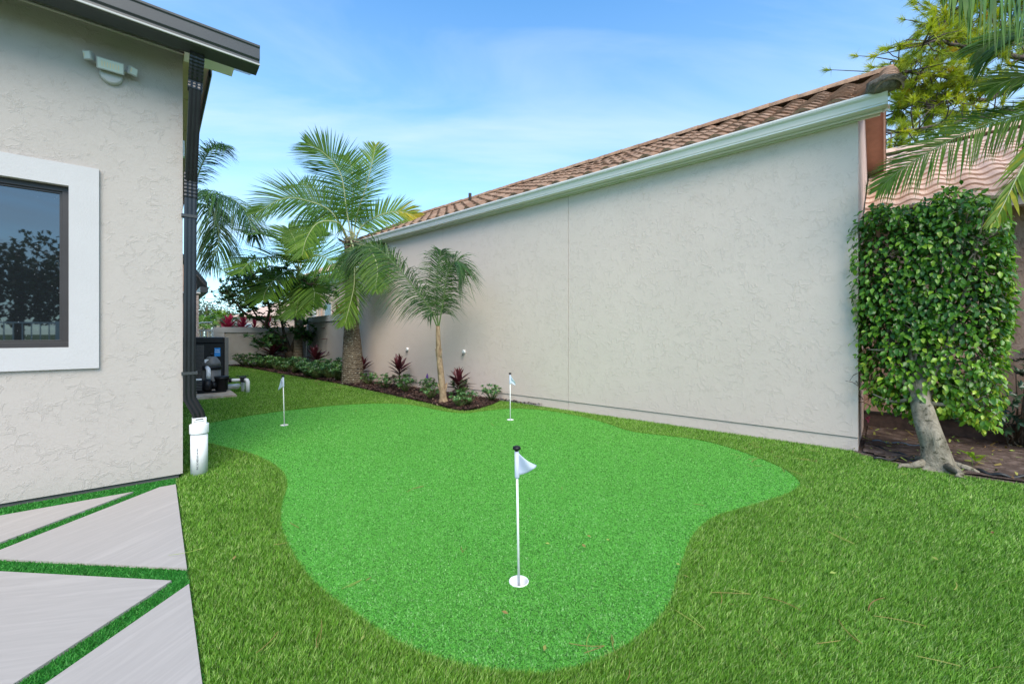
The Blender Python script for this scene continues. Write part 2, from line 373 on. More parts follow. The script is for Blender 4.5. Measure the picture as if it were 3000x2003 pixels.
def chipmat():
    m = mat('mulch_chip', (0.05,0.02,0.015), 0.8); t = NT(m)
    at = t.n('ShaderNodeAttribute', attribute_name='tint')
    t.l(t.ramp(at.outputs['Fac'], [(0.0, (0.014,0.007,0.005)), (0.7, (0.065,0.028,0.02)), (0.95, (0.15,0.075,0.05)), (1.0, (0.32,0.22,0.15))]), t.b.inputs['Base Color']); return m
M['chip'] = chipmat()
def strawmat():
    m = mat('dry_needle', (0.4,0.25,0.08), 0.7); t = NT(m)
    at = t.n('ShaderNodeAttribute', attribute_name='tint')
    t.l(t.ramp(at.outputs['Fac'], [(0.0, (0.20,0.09,0.03)), (0.5, (0.26,0.22,0.05)), (1.0, (0.24,0.36,0.06))]), t.b.inputs['Base Color']); return m
M['straw'] = strawmat()
def bark(name, a, b, sc_=10, rings=0.0, lichen=None, bump=0.8):
    m = mat(name, a, 0.9, spec=0.2); t = NT(m); p = t.obj()
    n1 = t.noise(sc_, 6, 0.7, 0.4, t.mapping(p, (1, 1, 2.2 if rings else 0.5)))
    c = t.ramp(n1, [(0.3, a), (0.7, b)])
    if lichen: c = t.mix(t.ramp(t.noise(sc_*1.6, 5, 0.75, 0, t.mapping(p, (1,1,1.6))), [(0.56, (0,0,0)), (0.63, (1,1,1))]), c, lichen)
    h = n1
    if rings:
        w = t.n('ShaderNodeTexWave', {'Vector': p, 'Scale': rings, 'Distortion': 2.2, 'Detail': 3.0, 'Detail Scale': 2.0}, bands_direction='Z')
        h = t.math('ADD', n1, t.math('MULTIPLY', w.outputs['Fac'], 0.5))
        c = t.mix(t.math('MULTIPLY', t.ramp(w.outputs['Fac'], [(0.05, (1,1,1)), (0.3, (0,0,0))]), 0.5), c, sc(a, 0.5))
    t.l(c, t.b.inputs['Base Color']); t.l(t.bump(h, bump, 0.03), t.b.inputs['Normal']); return m
M['palm_trunk'] = bark('palm_trunk', (0.05,0.036,0.024), (0.26,0.21,0.15), 11, 5.5, (0.50,0.47,0.38))
M['slim_trunk'] = bark('slim_palm_trunk', (0.16,0.125,0.08), (0.33,0.28,0.20), 9, 2.5)
M['young_trunk'] = bark('young_palm_sheath', (0.17,0.11,0.065), (0.42,0.31,0.20), 16)
M['fig_bark'] = bark('fig_bark', (0.11,0.095,0.065), (0.40,0.35,0.27), 9, 0, (0.07,0.065,0.04), 1.0)
M['tree_bark'] = bark('brown_bark', (0.06,0.045,0.03), (0.17,0.13,0.09), 12)
M['pine_bark'] = bark('pine_bark', (0.05,0.035,0.03), (0.15,0.11,0.10), 14)
M['stem'] = plain('green_stem', (0.10, 0.15, 0.035), 0.5, 0.2)
M['rachis'] = plain('frond_midrib', (0.30, 0.33, 0.16), 0.45, 0.12)
M['rachis_dark'] = plain('frond_midrib_green', (0.11, 0.17, 0.05), 0.45, 0.2)
def tilemat(name, stops, dark, amt):
    m = mat(name, stops[0][1], 0.85, spec=0.2); t = NT(m); p = t.pos(); oi = t.n('ShaderNodeObjectInfo')
    c = t.ramp(oi.outputs['Random'], stops)
    n1 = t.noise(9, 6, 0.7, 0.3, p)
    c = t.mix(t.ramp(n1, [(0.45, (0,0,0)), (0.68, (amt,)*3)]), c, dark)
    t.l(c, t.b.inputs['Base Color']); t.l(t.bump(t.noise(50, 4, 0.6, 0, p), 0.5, 0.006), t.b.inputs['Normal']); return m
M['tile_brown'] = tilemat('weathered_roof_tile', [(0.0, (0.27,0.15,0.09)), (0.5, (0.37,0.235,0.155)), (1.0, (0.30,0.18,0.115))], (0.07,0.045,0.032), 0.75)
M['tile_pink'] = tilemat('pink_roof_tile', [(0.0, (0.56,0.38,0.29)), (0.5, (0.66,0.47,0.37)), (1.0, (0.60,0.43,0.35))], (0.30,0.15,0.10), 0.35)
M['mortar'] = groundmat('ridge_mortar', (0.11,0.085,0.06), (0.36,0.29,0.22), 22, 1.0, 0.03)
def slabmat(name, rot):
    c = (0.43, 0.385, 0.35)
    m = mat(name, c, 0.55, spec=0.35); t = NT(m)
    p = t.mapping(t.obj(), (1, 1, 1), (0, 0, rot)); p2 = t.mapping(p, (0.7, 9, 1))
    w = t.noise(1.5, 6, 0.62, 0.35, p2); w2 = t.noise(4.5, 5, 0.6, 0.3, p2)
    cc = t.ramp(w, [(0.25, sc(c, 0.86)), (0.42, sc(c, 0.98)), (0.5, sc(c, 0.91)), (0.6, sc(c, 1.02)), (0.8, sc(c, 1.07))])
    cc = t.mix(t.ramp(w2, [(0.4, (0,0,0)), (0.7, (0.4,)*3)]), cc, sc(c, 0.84))
    t.l(cc, t.b.inputs['Base Color']); t.l(t.bump(w2, 0.12, 0.003), t.b.inputs['Normal']); return m
M['slab_a'] = slabmat('porcelain_slab_diagonal', D2R(-38)); M['slab_b'] = slabmat('porcelain_slab_straight', D2R(28))
M['pad'] = groundmat('weathered_concrete_pad', (0.34,0.24,0.16), (0.62,0.54,0.44), 7, 0.6, 0.01)

# ------------------------------------------------------------------ ground
def grid_sheet(name, x0, x1, y0, y1, nx, ny, zf, m, **k):
    xs = np.linspace(x0, x1, nx); ys = np.linspace(y0, y1, ny); mb = MB()
    mb.v = [(float(x), float(y), float(zf(x, y))) for y in ys for x in xs]
    mb.f = [(j*nx+i, j*nx+i+1, (j+1)*nx+i+1, (j+1)*nx+i) for j in range(ny-1) for i in range(nx-1)]
    mb.t = [0.5]*len(mb.f); mb.sm = [True]*len(mb.f)
    return mb.build(name, m, **k)
def terr(x, y):
    q = min(1.0, max(0.0, (-y - 10) / 7.0)); q = q*q*(3-2*q)
    return -0.125 + q * 1.04
grid_sheet('ground', -420, 420, -420, 420, 211, 211, terr, M['earth'], kind='structure')

CUPS = ((1.821,1.554),(2.567,6.908),(5.162,4.587))
def flat_poly(name, pts, z, m, parent=None, side=0.0, holes=None, **k):
    mb = MB(); n = len(pts); tops = [(p[0], p[1], z) for p in pts]
    if holes:
        from mathutils.geometry import tessellate_polygon
        loops = [[Vector(t_) for t_ in tops]] + [[Vector((hx+0.0535*math.cos(-a*math.pi/12), hy+0.0535*math.sin(-a*math.pi/12), z)) for a in range(24)] for hx, hy in holes]
        allv = [v for lp in loops for v in lp]; mb.add(allv, [tuple(t_) for t_ in tessellate_polygon(loops)])
    else: mb.add(tops, [tuple(range(n))])
    if side:
        lo = [(p[0], p[1], z - side) for p in pts]
        mb.add(tops + lo, [(i, n+i, n+(i+1) % n, (i+1) % n) for i in range(n)])
    o = mb.build(name, m, parent, fix=True, **k)
    return o
Dd = 3000/2349.0
GD = lambda x, y: G(x*Dd, y*Dd)
green_px = [(445,992),(470,974),(560,956),(650,943),(760,931),(850,926),(920,927),(968,933),(1010,942),(1062,948),(1110,943),(1160,938),(1205,938),(1262,943),(1330,955),(1390,971),(1450,990),(1540,1001),(1620,1013),(1700,1036),(1770,1063),(1812,1085),(1834,1107),(1828,1121),(1800,1136),(1740,1156),(1690,1170),(1640,1186),(1603,1212),(1580,1245),(1564,1290),(1552,1330),(1540,1372),(1516,1412),(1476,1452),(1418,1492),(1340,1526),(1260,1543),(1180,1543),(1095,1534),(1000,1510),(920,1478),(850,1435),(780,1386),(722,1340),(682,1290),(655,1240),(642,1200),(645,1155),(656,1118),(648,1085),(612,1058),(560,1038),(500,1024),(468,1012)]
gp = smooth_path([GD(*q) for q in green_px] + [GD(*green_px[0])], 220)[:-1]
green_poly = [(p[0], p[1]) for p in gp]
bed_px = [(1481,1167),(1455,1180),(1430,1190),(1395,1200),(1356,1204),(1320,1199),(1290,1191),(1235,1178),(1175,1165),(1100,1148),(1022,1131),(960,1119),(894,1107),(840,1098),(792,1090),(740,1080),(696,1073)]
bed_front = smooth_path([G(*q) for q in bed_px], 60)
wa, wb = G(897,1070), G(628,1071)
bed_poly = [(p[0], p[1]) for p in bed_front] + [(wb[0]+0.1, wb[1]), (wa[0]-0.05, wa[1]), (7.33, 14.4), (6.62, 11.9), (6.50, 11.8), (6.50, 4.9)]
soil_px = [(2514,1330),(2600,1352),(2700,1376),(2800,1392),(2900,1406),(3000,1420)]
soil_front = smooth_path([G(*q) for q in soil_px], 24)
sf = [(p[0], p[1]) for p in soil_front]
dxy = nrm(soil_front[-1] - soil_front[0])
soil_poly = sf + [(sf[-1][0] + dxy[0]*8, sf[-1][1] + dxy[1]*8), (8.6, -9), (8.6, 0.3), (6.45, 0.3)]
# lawn sheet (the turf backing) and the pieces laid on it
flat_poly('lawn', [(-9,-10),(7.9,-10),(8.2,0.3),(6.52,0.3),(6.52,12),(9,20),(6.0,22.5),(1.0,26),(-3,26),(-9,20)], -0.006, M['lawn_base'], holes=CUPS, kind='structure')
flat_poly('putting_green', green_poly, 0.004, M['green'], side=0.008, holes=CUPS, kind='structure')

def bumpy_poly(name, poly, z, amp, m, step=0.12, **k):
    xs = [p[0] for p in poly]; ys = [p[1] for p in poly]
    nx = int((max(xs)-min(xs))/step)+2; ny = int((max(ys)-min(ys))/step)+2
    X = np.linspace(min(xs), max(xs), nx); Y = np.linspace(min(ys), max(ys), ny)
    XX, YY = np.meshgrid(X, Y); ins = in_poly(XX.ravel(), YY.ravel(), poly).reshape(XX.shape)
    Z = z + amp*(np.sin(XX*3.1+YY*1.7)*0.4 + np.sin(XX*7.7-YY*5.2)*0.3) + amp*0.5*rng.random(XX.shape)
    # clip by whole cells; rim vertices snapped down
    mb = MB(); idx = -np.ones(XX.shape, int)
    for j in range(ny):
        for i in range(nx):
            if ins[j, i]: idx[j, i] = len(mb.v); mb.v.append((XX[j,i], YY[j,i], Z[j,i]))
    for j in range(ny-1):
        for i in range(nx-1):
            q = (idx[j,i], idx[j,i+1], idx[j+1,i+1], idx[j+1,i])
            if min(q) >= 0: mb.f.append(q); mb.t.append(0.5); mb.sm.append(True)
    return mb
mbm = bumpy_poly('mulch', bed_poly, 0.030, 0.018, None, 0.10)
mbm.add([(p[0], p[1], 0.006) for p in bed_poly], [tuple(range(len(bed_poly)))])
mbm.build('mulch_bed', M['mulch_base'], kind='structure')
mbs = bumpy_poly('soil', soil_poly, 0.02, 0.02, None, 0.10)
mbs.add([(p[0], p[1], 0.004) for p in soil_poly], [tuple(range(len(soil_poly)))])
mbs.build('soil_bed', M['soil'], kind='structure')

# mulch chips
def chips(name, poly, n, zr, size, m, dens=None, tintp=1.0, **k):
    xs = [p[0] for p in poly]; ys = [p[1] for p in poly]
    x = rng.uniform(min(xs), max(xs), n*6); y = rng.uniform(min(ys), max(ys), n*6)
    ok = in_poly(x, y, poly); x, y = x[ok], y[ok]
    d = np.hypot(x, y); keep = rng.random(len(x)) < np.clip((7.0/d)**1.3, 0, 1); x, y = x[keep][:n], y[keep][:n]; k_ = len(x)
    d = np.hypot(x, y)
    L = rng.uniform(0.5, 1.5, k_)*size*np.clip(d/8, 1, 2); w = L*rng.uniform(0.15, 0.4, k_)
    th = rng.uniform(0, 2*np.pi, k_); tl = rng.uniform(-0.5, 0.6, k_)
    a = np.stack([np.cos(th)*np.cos(tl), np.sin(th)*np.cos(tl), np.sin(tl)], 1)*L[:,None]/2
    b = np.stack([-np.sin(th), np.cos(th), rng.uniform(-0.6,0.6,k_)], 1)*w[:,None]/2
    c = np.stack([x, y, rng.uniform(*zr, k_)], 1)
    V = np.stack([c-a-b, c+a-b*0.6, c+a+b*0.6, c-a+b], 1).reshape(-1, 3)
    me = np_mesh(name, V, 4, rng.random(k_)**tintp, m); return link(name, me, **k)
chips('mulch_chips', bed_poly, 26000, (0.025, 0.055), 0.045, M['chip'], kind='stuff')
chips('soil_litter', soil_poly, 1400, (0.03, 0.05), 0.05, M['straw'], kind='stuff')

# ------------------------------------------------------------------ patio (left house axes)
patio = empty('patio', P0, HYAW); tag(patio, kind='structure')
U_EDGE = -0.062; V_TOP = -0.265
def clip(poly, a, b, c):      # keep a*u+b*v <= c
    out_ = []
    for i in range(len(poly)):
        p, q = poly[i], poly[(i+1) % len(poly)]; fp = a*p[0]+b*p[1]-c; fq = a*q[0]+b*q[1]-c
        if fp <= 0: out_.append(p)
        if fp*fq < 0: t_ = fp/(fp-fq); out_.append((p[0]+(q[0]-p[0])*t_, p[1]+(q[1]-p[1])*t_))
    return out_
hw = 0.088
A_lines = [6.465, 4.31, 2.155, 0.0, -2.155, -4.31]      # u - v
B_lines = [-8.75, -6.6, -4.42, -2.25, -0.08]            # u + v
slabs = []
for i in range(len(A_lines)-1):
    for j in range(len(B_lines)-1):
        pl = [(-12,-12),(12,-12),(12,12),(-12,12)]
        pl = clip(pl, 1, -1, A_lines[i]-hw); pl = clip(pl, -1, 1, -(A_lines[i+1]+hw))
        pl = clip(pl, -1, -1, -(B_lines[j]+hw)); pl = clip(pl, 1, 1, B_lines[j+1]-hw)
        pl = clip(pl, 1, 0, U_EDGE); pl = clip(pl, 0, 1, V_TOP); pl = clip(pl, -1, 0, 4.4); pl = clip(pl, 0, -1, 7.6)
        if len(pl) >= 3:
            ar = abs(sum(pl[a][0]*pl[(a+1)%len(pl)][1]-pl[(a+1)%len(pl)][0]*pl[a][1] for a in range(len(pl))))/2
            if ar > 0.02: slabs.append(pl)
for pl in slabs:
    cx = sum(p[0] for p in pl)/len(pl); cy = sum(p[1] for p in pl)/len(pl)
    straight = cx < -0.62 and not (-1.0 < cy < 0)
    o = flat_poly('paver', [(p[0]-cx, p[1]-cy) for p in pl], 0.0, M['slab_b'] if straight else M['slab_a'], patio, side=0.05)
    o.location = (cx, cy, 0.016 + random.uniform(-0.001, 0.001))
o = flat_poly('turf_strip_backing', [(-4.4,0.0),(U_EDGE-0.002,0.0),(U_EDGE-0.002,-7.6),(-4.4,-7.6)], 0.001, M['strip'], patio)
pile_regions = slabs

# ------------------------------------------------------------------ blades
def to_local(x, y):
    qx, qy = x - P0[0], y - P0[1]
    return qx*hu[0]+qy*hu[1], qx*hv[0]+qy*hv[1]
def scatter(n, d0, d1, power):
    """polar sampling around the viewpoint; density ~ d^-power"""
    t_ = rng.random(n); e = 2 - power
    d = (d0**e + t_*(d1**e - d0**e))**(1/e) if abs(e) > 1e-6 else d0*(d1/d0)**t_
    ang = rng.uniform(-1.02, 1.02, n)
    x = d*(F[0]*np.cos(ang)+R[0]*np.sin(ang)); y = d*(F[1]*np.cos(ang)+R[1]*np.sin(ang))
    return x, y, d
def blades(name, x, y, d, h, w, tint, m, lean=(0.0, 0.0), spread=0.5, z0=0.0, **k):
    n = len(x); sc2 = np.clip(d/3.0, 1, 4)**0.75
    th = rng.uniform(0, 2*np.pi, n); ww = w*sc2*rng.uniform(0.7, 1.3, n); hh = h*rng.uniform(0.6, 1.15, n)
    b = np.stack([x, y, np.full(n, z0)], 1); a = np.stack([np.cos(th), np.sin(th), np.zeros(n)], 1)*ww[:,None]/2
    tip = b + np.stack([lean[0]*hh + rng.normal(0, spread, n)*hh, lean[1]*hh + rng.normal(0, spread, n)*hh, hh*0.9], 1)
    V = np.stack([b-a, b+a, tip], 1).reshape(-1, 3)
    me = np_mesh(name, V, 3, tint, m); return link(name, me, **k)
wus_ = float((PL(580, 900, LW(0, 11.4), hv) - P0) @ hu) - 0.76
x, y, d = scatter(2600000, 1.5, 22, 1.45)
lu, lv = to_local(x, y)
ok = ~in_poly(x, y, green_poly) & ~in_poly(x, y, bed_poly) & ~in_poly(x, y, soil_poly)
ok &= ~((lu < 0.0) & (lv > -0.05)) & ~((lu < U_EDGE+0.012) & (lv <= -0.03))
ok &= (x < X0 - 0.012) | (y < YC - 0.03)
ok &= ~((lu > 0.45) & (lu < 1.2) & (lv > 5.9) & (lv < 7.7))
ok &= (x < 8.0) & ~((lu < 0.72+wus_) & (lv > 11.1))
# behind the garden wall line
wn = np.array([wb[1]-wa[1], -(wb[0]-wa[0])]); ok &= ((x-wa[0])*wn[0] + (y-wa[1])*wn[1]) * ((0-wa[0])*wn[0] + (0-wa[1])*wn[1]) > 0
x, y, d = x[ok], y[ok], d[ok]
if len(x) > 1500000: x, y, d = x[:1500000], y[:1500000], d[:1500000]
tint = np.clip(rng.beta(1.0, 1.15, len(x)), 0, 1)
# the cut fringe standing up along the edge of the green
gpa = np.array(green_poly); gnx = np.roll(gpa, -1, 0); sl_ = np.hypot(*(gnx-gpa).T); kk = rng.choice(len(gpa), 90000, p=sl_/sl_.sum()); tt_ = rng.random(90000)
ep = gpa[kk] + (gnx[kk]-gpa[kk])*tt_[:, None]; en = np.stack([(gnx-gpa)[kk][:, 1], -(gnx-gpa)[kk][:, 0]], 1)/sl_[kk][:, None]
ep = ep + en*rng.uniform(-0.03, 0.03, 90000)[:, None]; ed = np.hypot(ep[:, 0], ep[:, 1]); oke = ~in_poly(ep[:, 0], ep[:, 1], green_poly)
oke &= ~((lambda q: (q[0] < 0.0) & (q[1] > -0.05))(to_local(ep[:, 0], ep[:, 1])))
x = np.concatenate([x, ep[oke, 0]]); y = np.concatenate([y, ep[oke, 1]]); d = np.concatenate([d, ed[oke]]); tint = np.clip(rng.beta(1.0, 1.15, len(x)), 0, 1)
blades('lawn_grass', x, y, d, 0.036, 0.0042, tint, M['blade'], lean=(0.05, -0.30), spread=0.30, z0=-0.006, kind='stuff')
# short pile of the putting surface
x, y, d = scatter(900000, 1.5, 9.5, 1.6)
ok = in_poly(x, y, green_poly)
for hx, hy in ((1.821,1.554),(2.567,6.908),(5.162,4.587)): ok &= np.hypot(x-hx, y-hy) > 0.056
x, y, d = x[ok], y[ok], d[ok]
blades('putting_pile', x, y, d, 0.010, 0.0050, rng.beta(1.1, 1.3, len(x)), M['pile'], spread=0.7, z0=0.003, kind='stuff')
# patio strips
x, y, d = scatter(900000, 1.4, 7.0, 1.5)
lu, lv = to_local(x, y)
ok = (lu < U_EDGE+0.004) & (lu > -4.4) & (lv < -0.02) & (lv > -7.5)
for pl in pile_regions: ok &= ~in_poly(lu, lv, pl)
x, y, d = x[ok], y[ok], d[ok]
blades('patio_pile', x, y, d, 0.017, 0.0048, rng.beta(1.4, 1.7, len(x)), M['strip_pile'], spread=0.55, z0=0.001, kind='stuff')

# fallen needles lying on the turf
def straws(name, spots):
    mb = MB()
    for (x, y, th, L, kf, t_) in spots:
        n = 7; z = 0.030 if not in_poly(np.array([x]), np.array([y]), green_poly)[0] else 0.013
        w = 0.0006 + 0.00032*np.hypot(x, y)
        pts = []
        px_, py_, a = x, y, th
        for i in range(n):
            pts.append((px_, py_)); px_ += math.cos(a)*L/n; py_ += math.sin(a)*L/n; a += kf
        vs = []; 
        for i, (qx, qy) in enumerate(pts):
            a = th + kf*i; ww = w*(0.5 if i in (0, n-1) else 1)
            vs += [(qx-math.sin(a)*ww, qy+math.cos(a)*ww, z), (qx+math.sin(a)*ww, qy-math.cos(a)*ww, z+0.001)]
        mb.add(vs, [(2*i, 2*i+1, 2*i+3, 2*i+2) for i in range(n-1)], t_)
    return mb
spots = []
for k in range(70):
    px, py = random.uniform(560, 3000), random.uniform(1230, 1990)
    if random.random() < 0.45: px = random.uniform(1700, 3000)
    p = G(px, py); q = to_local(p[0], p[1])
    if q[0] < 0.0: continue
    if in_poly(np.array([p[0]]), np.array([p[1]]), green_poly)[0] and random.random() < 0.6: continue
    if in_poly(np.array([p[0]]), np.array([p[1]]), soil_poly)[0] or (p[0] > X0-0.1 and p[1] > YC-0.1): continue
    th = random.uniform(0, 6.28)
    for j in range(random.choice((1, 1, 2))):
        spots.append((p[0], p[1], th + j*0.35, random.uniform(0.08, 0.24), random.uniform(-0.18, 0.18), random.random()))
for k in range(22):
    px, py = random.uniform(2150, 2420), random.uniform(1300, 1420); p = G(px, py)
    spots.append((p[0], p[1], random.uniform(0, 6.28), random.uniform(0.08, 0.2), random.uniform(-0.15, 0.15), random.random()*0.4))
straws('fallen_pine_needles', spots).build('fallen_pine_needles', M['straw'], kind='stuff')
mb = MB()
for k in range(122):
    if k < 100: p = G(random.uniform(700, 960), random.uniform(1090, 1110) + 0)
    else: p = G(random.uniform(620, 2950), random.uniform(1180, 1950))
    px = p
    if k < 100:
        t_ = random.random(); q = bed_front[int((0.62 + 0.38*t_)*59)]; p = q + np.array([random.uniform(-0.5, 0.1), random.uniform(-0.45, 0.1), 0])
    q = to_local(p[0], p[1])
    if q[0] < 0.0 or (p[0] > X0 and p[1] > YC-0.1): continue
    a = random.uniform(0, 6.28); s_ = random.uniform(0.012, 0.03) if k < 100 else random.uniform(0.006, 0.013)
    vs = [(p[0]+math.cos(a)*s_*2, p[1]+math.sin(a)*s_*2, 0.034), (p[0]-math.sin(a)*s_*.8, p[1]+math.cos(a)*s_*.8, 0.040), (p[0]-math.cos(a)*s_*2, p[1]-math.sin(a)*s_*2, 0.036), (p[0]+math.sin(a)*s_*.8, p[1]-math.cos(a)*s_*.8, 0.034)]
    mb.add(vs, [(0,1,2,3)], random.random())
mb.build('fallen_leaves', M['straw'], kind='stuff')

# ------------------------------------------------------------------ left house
house = empty('stucco_house', P0, HYAW, label='near white stucco house with a dark window, black downspout and charcoal eave gutter', cat='house')
WZ = 4.146
mb = MB()
wu0, wu1, wz0, wz1 = -2.30, -0.775, 1.285, 2.670      # window opening
mb.box((-5.5, 0, 0.035), (wu0, 0.20, WZ)); mb.box((wu1, 0, 0.035), (0, 0.20, WZ))
mb.box((wu0, 0, 0.035), (wu1, 0.20, wz0)); mb.box((wu0, 0, wz1), (wu1, 0.20, WZ))
mb.build('front_wall', M['stucco_left'], house)
mb = MB(); mb.box((-0.20, 0.20, 0.035), (0, 11.3, WZ)); mb.box((-5.5, 0.2, 0.035), (-5.3, 11.3, WZ)); mb.build('side_wall', M['stucco_left'], house)
MB().box((-5.45, 0.03, -0.03), (-0.03, 9.2, 0.035)).build('footing', M['joint'], house)
to, ti = (-2.49, -0.588, 1.098, 2.858), (wu0, wu1, wz0, wz1)
mb = MB()
mb.box((to[0], -0.028, ti[3]), (to[1], -0.001, to[3])); mb.box((to[0], -0.028, to[2]), (to[1], -0.001, ti[2]))
mb.box((to[0], -0.028, ti[2]), (ti[0], -0.001, ti[3])); mb.box((ti[1], -0.028, ti[2]), (to[1], -0.001, ti[3]))
mb.build('window_trim', M['trim'], house)
fr = MB(); fw = 0.045; y0, y1 = 0.03, 0.09
fr.box((wu0, y0, wz1-fw), (wu1, y1, wz1)); fr.box((wu0, y0, wz0), (wu1, y1, wz0+fw)); fr.box((wu0, y0, wz0+fw), (wu0+fw, y1, wz1-fw)); fr.box((wu1-fw, y0, wz0+fw), (wu1, y1, wz1-fw))
e = 0.018; y0b = 0.045
fr.box((wu0+fw, y0b, wz1-fw-e), (wu1-fw, y1, wz1-fw)); fr.box((wu0+fw, y0b, wz0+fw), (wu1-fw, y1, wz0+fw+e)); fr.box((wu1-fw-e, y0b, wz0+fw+e), (wu1-fw, y1, wz1-fw-e))
win = fr.build('window', M['bronze'], house, bevel=0.002)
MB().box((wu0+fw-0.002, 0.060, wz0+fw-0.002), (wu1-fw+0.002, 0.068, wz1-fw+0.002)).build('pane', M['glass'], win)
MB().box((wu0+0.001, 0.088, wz0+0.001), (wu1-0.001, 0.19, wz0+0.03)).build('sill', M['white_paint'], win)
# eave gutter: box profile with a rolled lip, its belly, soffit and fascia
gy, gb = -0.50, -0.30
prof = [(gb, 4.012), (gy+0.03, 4.012), (gy, 4.03), (gy+0.004, 4.06), (gy-0.012, 4.075), (gy-0.012, 4.175), (gy-0.022, 4.185), (gy-0.022, 4.205), (gy+0.0, 4.205), (gb, 4.19)]
MB().extrude(prof, -5.6, 0.575, axis='x').build('gutter', M['grey_alu'], house, bevel=0.003, fix=True)
MB().box((-5.6, gy-0.007, 4.018), (0.577, gy+0.006, 4.032)).build('gutter_lip', M['lamp_grey'], house)
MB().extrude([(gb+0.001, 4.03), (0.0-0.001, 4.152), (0.0-0.001, 4.21), (gb+0.001, 4.19)], -5.6, 0.56, axis='x').build('fascia', M['black_alu'], house, fix=True)
MB().box((-5.5, -0.010, WZ-0.012), (0.004, -0.0005, WZ+0.0)).build('frieze_bead', M['white_paint'], house)
MB().box((0.006, gb+0.02, 4.06), (0.40, -0.03, 4.08)).build('soffit', M['white_paint'], house)
mb = MB()
for k in range(9): mb.box((0.006, 0.0+k*0.95, 4.118), (0.214, 0.0+(k+1)*0.95-0.012, 4.136))
mb.box((0.004, -0.02, 4.137), (0.222, 8.6, 4.142)); mb.build('side_soffit', M['soffit_tan'], house)
mb = MB(); mb.box((0.214, 0.12, 4.06), (0.236, 8.6, 4.20)); mb.build('side_fascia', M['black_alu'], house)
MB().box((0.238, 0.12, 4.09), (0.247, 8.6, 4.205)).build('drip_edge', M['white_metal'], house)
mb = MB(); mb.add([(-5.7, gb, 4.215), (0.24, gb, 4.215), (0.24, 4.0, 5.6), (-5.7, 4.0, 5.6), (0.24, 8.8, 4.25), (-5.7, 8.8, 4.25)], [(0,1,2,3), (3,2,4,5), (1,4,2)])
mb.build('roof', M['shingle'], house)
# downspout: fluted box section swept along a path
def fluted(mb, path, w, dep, tint=0.5, ribs=0):
    prof = []
    nx = 7
    for i in range(nx): prof.append((-w/2 + w*i/(nx-1), -dep/2 - (0.0045 if i % 2 else 0.0)))
    for i in range(nx): prof.append((w/2 - w*i/(nx-1), dep/2 + (0.0045 if i % 2 else 0.0)))
    b = len(mb.v); n = len(prof)
    for k, p in enumerate(path):
        q0 = path[max(k-1, 0)]; q1 = path[min(k+1, len(path)-1)]
        t_ = (Vector(q1)-Vector(q0)).normalized(); ax = Vector((1,0,0)); ax = (ax - t_*ax.dot(t_)).normalized(); ay = t_.cross(ax)
        s2 = 1.0 + (0.045 if (ribs and k % 2) else 0)
        for a, c in prof: mb.v.append(tuple(Vector(p) + ax*a*s2 - ay*c*s2))
    for k in range(len(path)-1):
        for i in range(n): mb.f.append((b+k*n+i, b+k*n+(i+1)%n, b+(k+1)*n+(i+1)%n, b+(k+1)*n+i)); mb.t.append(tint); mb.sm.append(False)
    mb.f.append(tuple(b+i for i in range(n))); mb.t.append(tint); mb.sm.append(False)
    mb.f.append(tuple(b+(len(path)-1)*n+i for i in reversed(range(n)))); mb.t.append(tint); mb.sm.append(False)
ds = MB()
fluted(ds, [(0.062, 0.012, 2.90), (0.052, 0.012, 0.98)], 0.098, 0.070)
fluted(ds, [(0.084, -0.235, 3.72), (0.064, 0.0, 2.90)], 0.094, 0.066)
fluted(ds, [(0.052, 0.012, 0.985), (0.052, 0.012, 0.80)], 0.104, 0.076)
dsp = ds.build('downspout', M['black_alu'], house, fix=True)
rb = MB(); fluted(rb, [(0.096-0.014*k/26*1.0, -0.33+0.10*min(1, k/20)**1.5, 4.07-0.36*k/26) for k in range(27)], 0.108, 0.085, ribs=1); rb.build('ribbed_elbow', M['black_alu'], dsp, fix=True)
rb = MB(); fluted(rb, [(0.063, 0.004+0.01*k/14, 2.98-0.24*k/14) for k in range(15)], 0.104, 0.080, ribs=1); rb.build('ribbed_joint', M['black_alu'], dsp, fix=True)
el = MB(); fluted(el, [(0.052, 0.012, 0.82), (0.056, 0.012, 0.76), (0.118, 0.015, 0.62), (0.128, 0.018, 0.585), (0.130, 0.02, 0.50)], 0.104, 0.078); el.build('outlet_elbow', M['black_alu'], dsp, fix=True)
for z in (2.545, 1.0): MB().box((-0.012, -0.036, z), (0.116, 0.052, z+0.028)).build('strap', M['grey_alu'], dsp)
MB().box((0.004, 0.35, 3.26), (0.03, 0.42, 3.42)).build('vent_cover', M['white_plastic'], house)

# wing at the far end of the left house
wq = PL(580, 900, LW(0, 11.4), hv) - P0; wus = float(wq @ hu) - 0.76
wg = empty('rear_wing', LW(wus, 11.4), HYAW, label='far end of the left house, grey shingles and small dark gutter beside the downspout', cat='house wing')
MB().box((-4, 0, -0.03), (0.72, 5.5, 2.72)).build('wall', M['far_pink'], wg)
sh = MB(); sh.add([(1.0, -0.25, 2.87), (1.0, 5.8, 2.87), (-1.5, 5.8, 6.3), (-1.5, -0.25, 6.3), (-4, -0.25, 2.87), (-4, 5.8, 2.87)], [(0,1,2,3), (3,2,5,4)]); sh.build('roof', M['shingle'], wg)
MB().add([(0.72, 0.0, 2.72), (0.72, 0.0, 3.1), (-1.5, 0.0, 6.2), (-4, 0, 2.9), (-4, 0.0, 2.72)], [(0,1,2,3,4)]).build('gable', M['far_pink'], wg)
MB().box((0.80, -0.30, 2.70), (1.0, 5.8, 2.87)).build('gutter', M['grey_alu'], wg)
MB().box((0.3, -0.26, 2.66), (0.81, 5.7, 2.70)).build('soffit', M['white_paint'], wg)
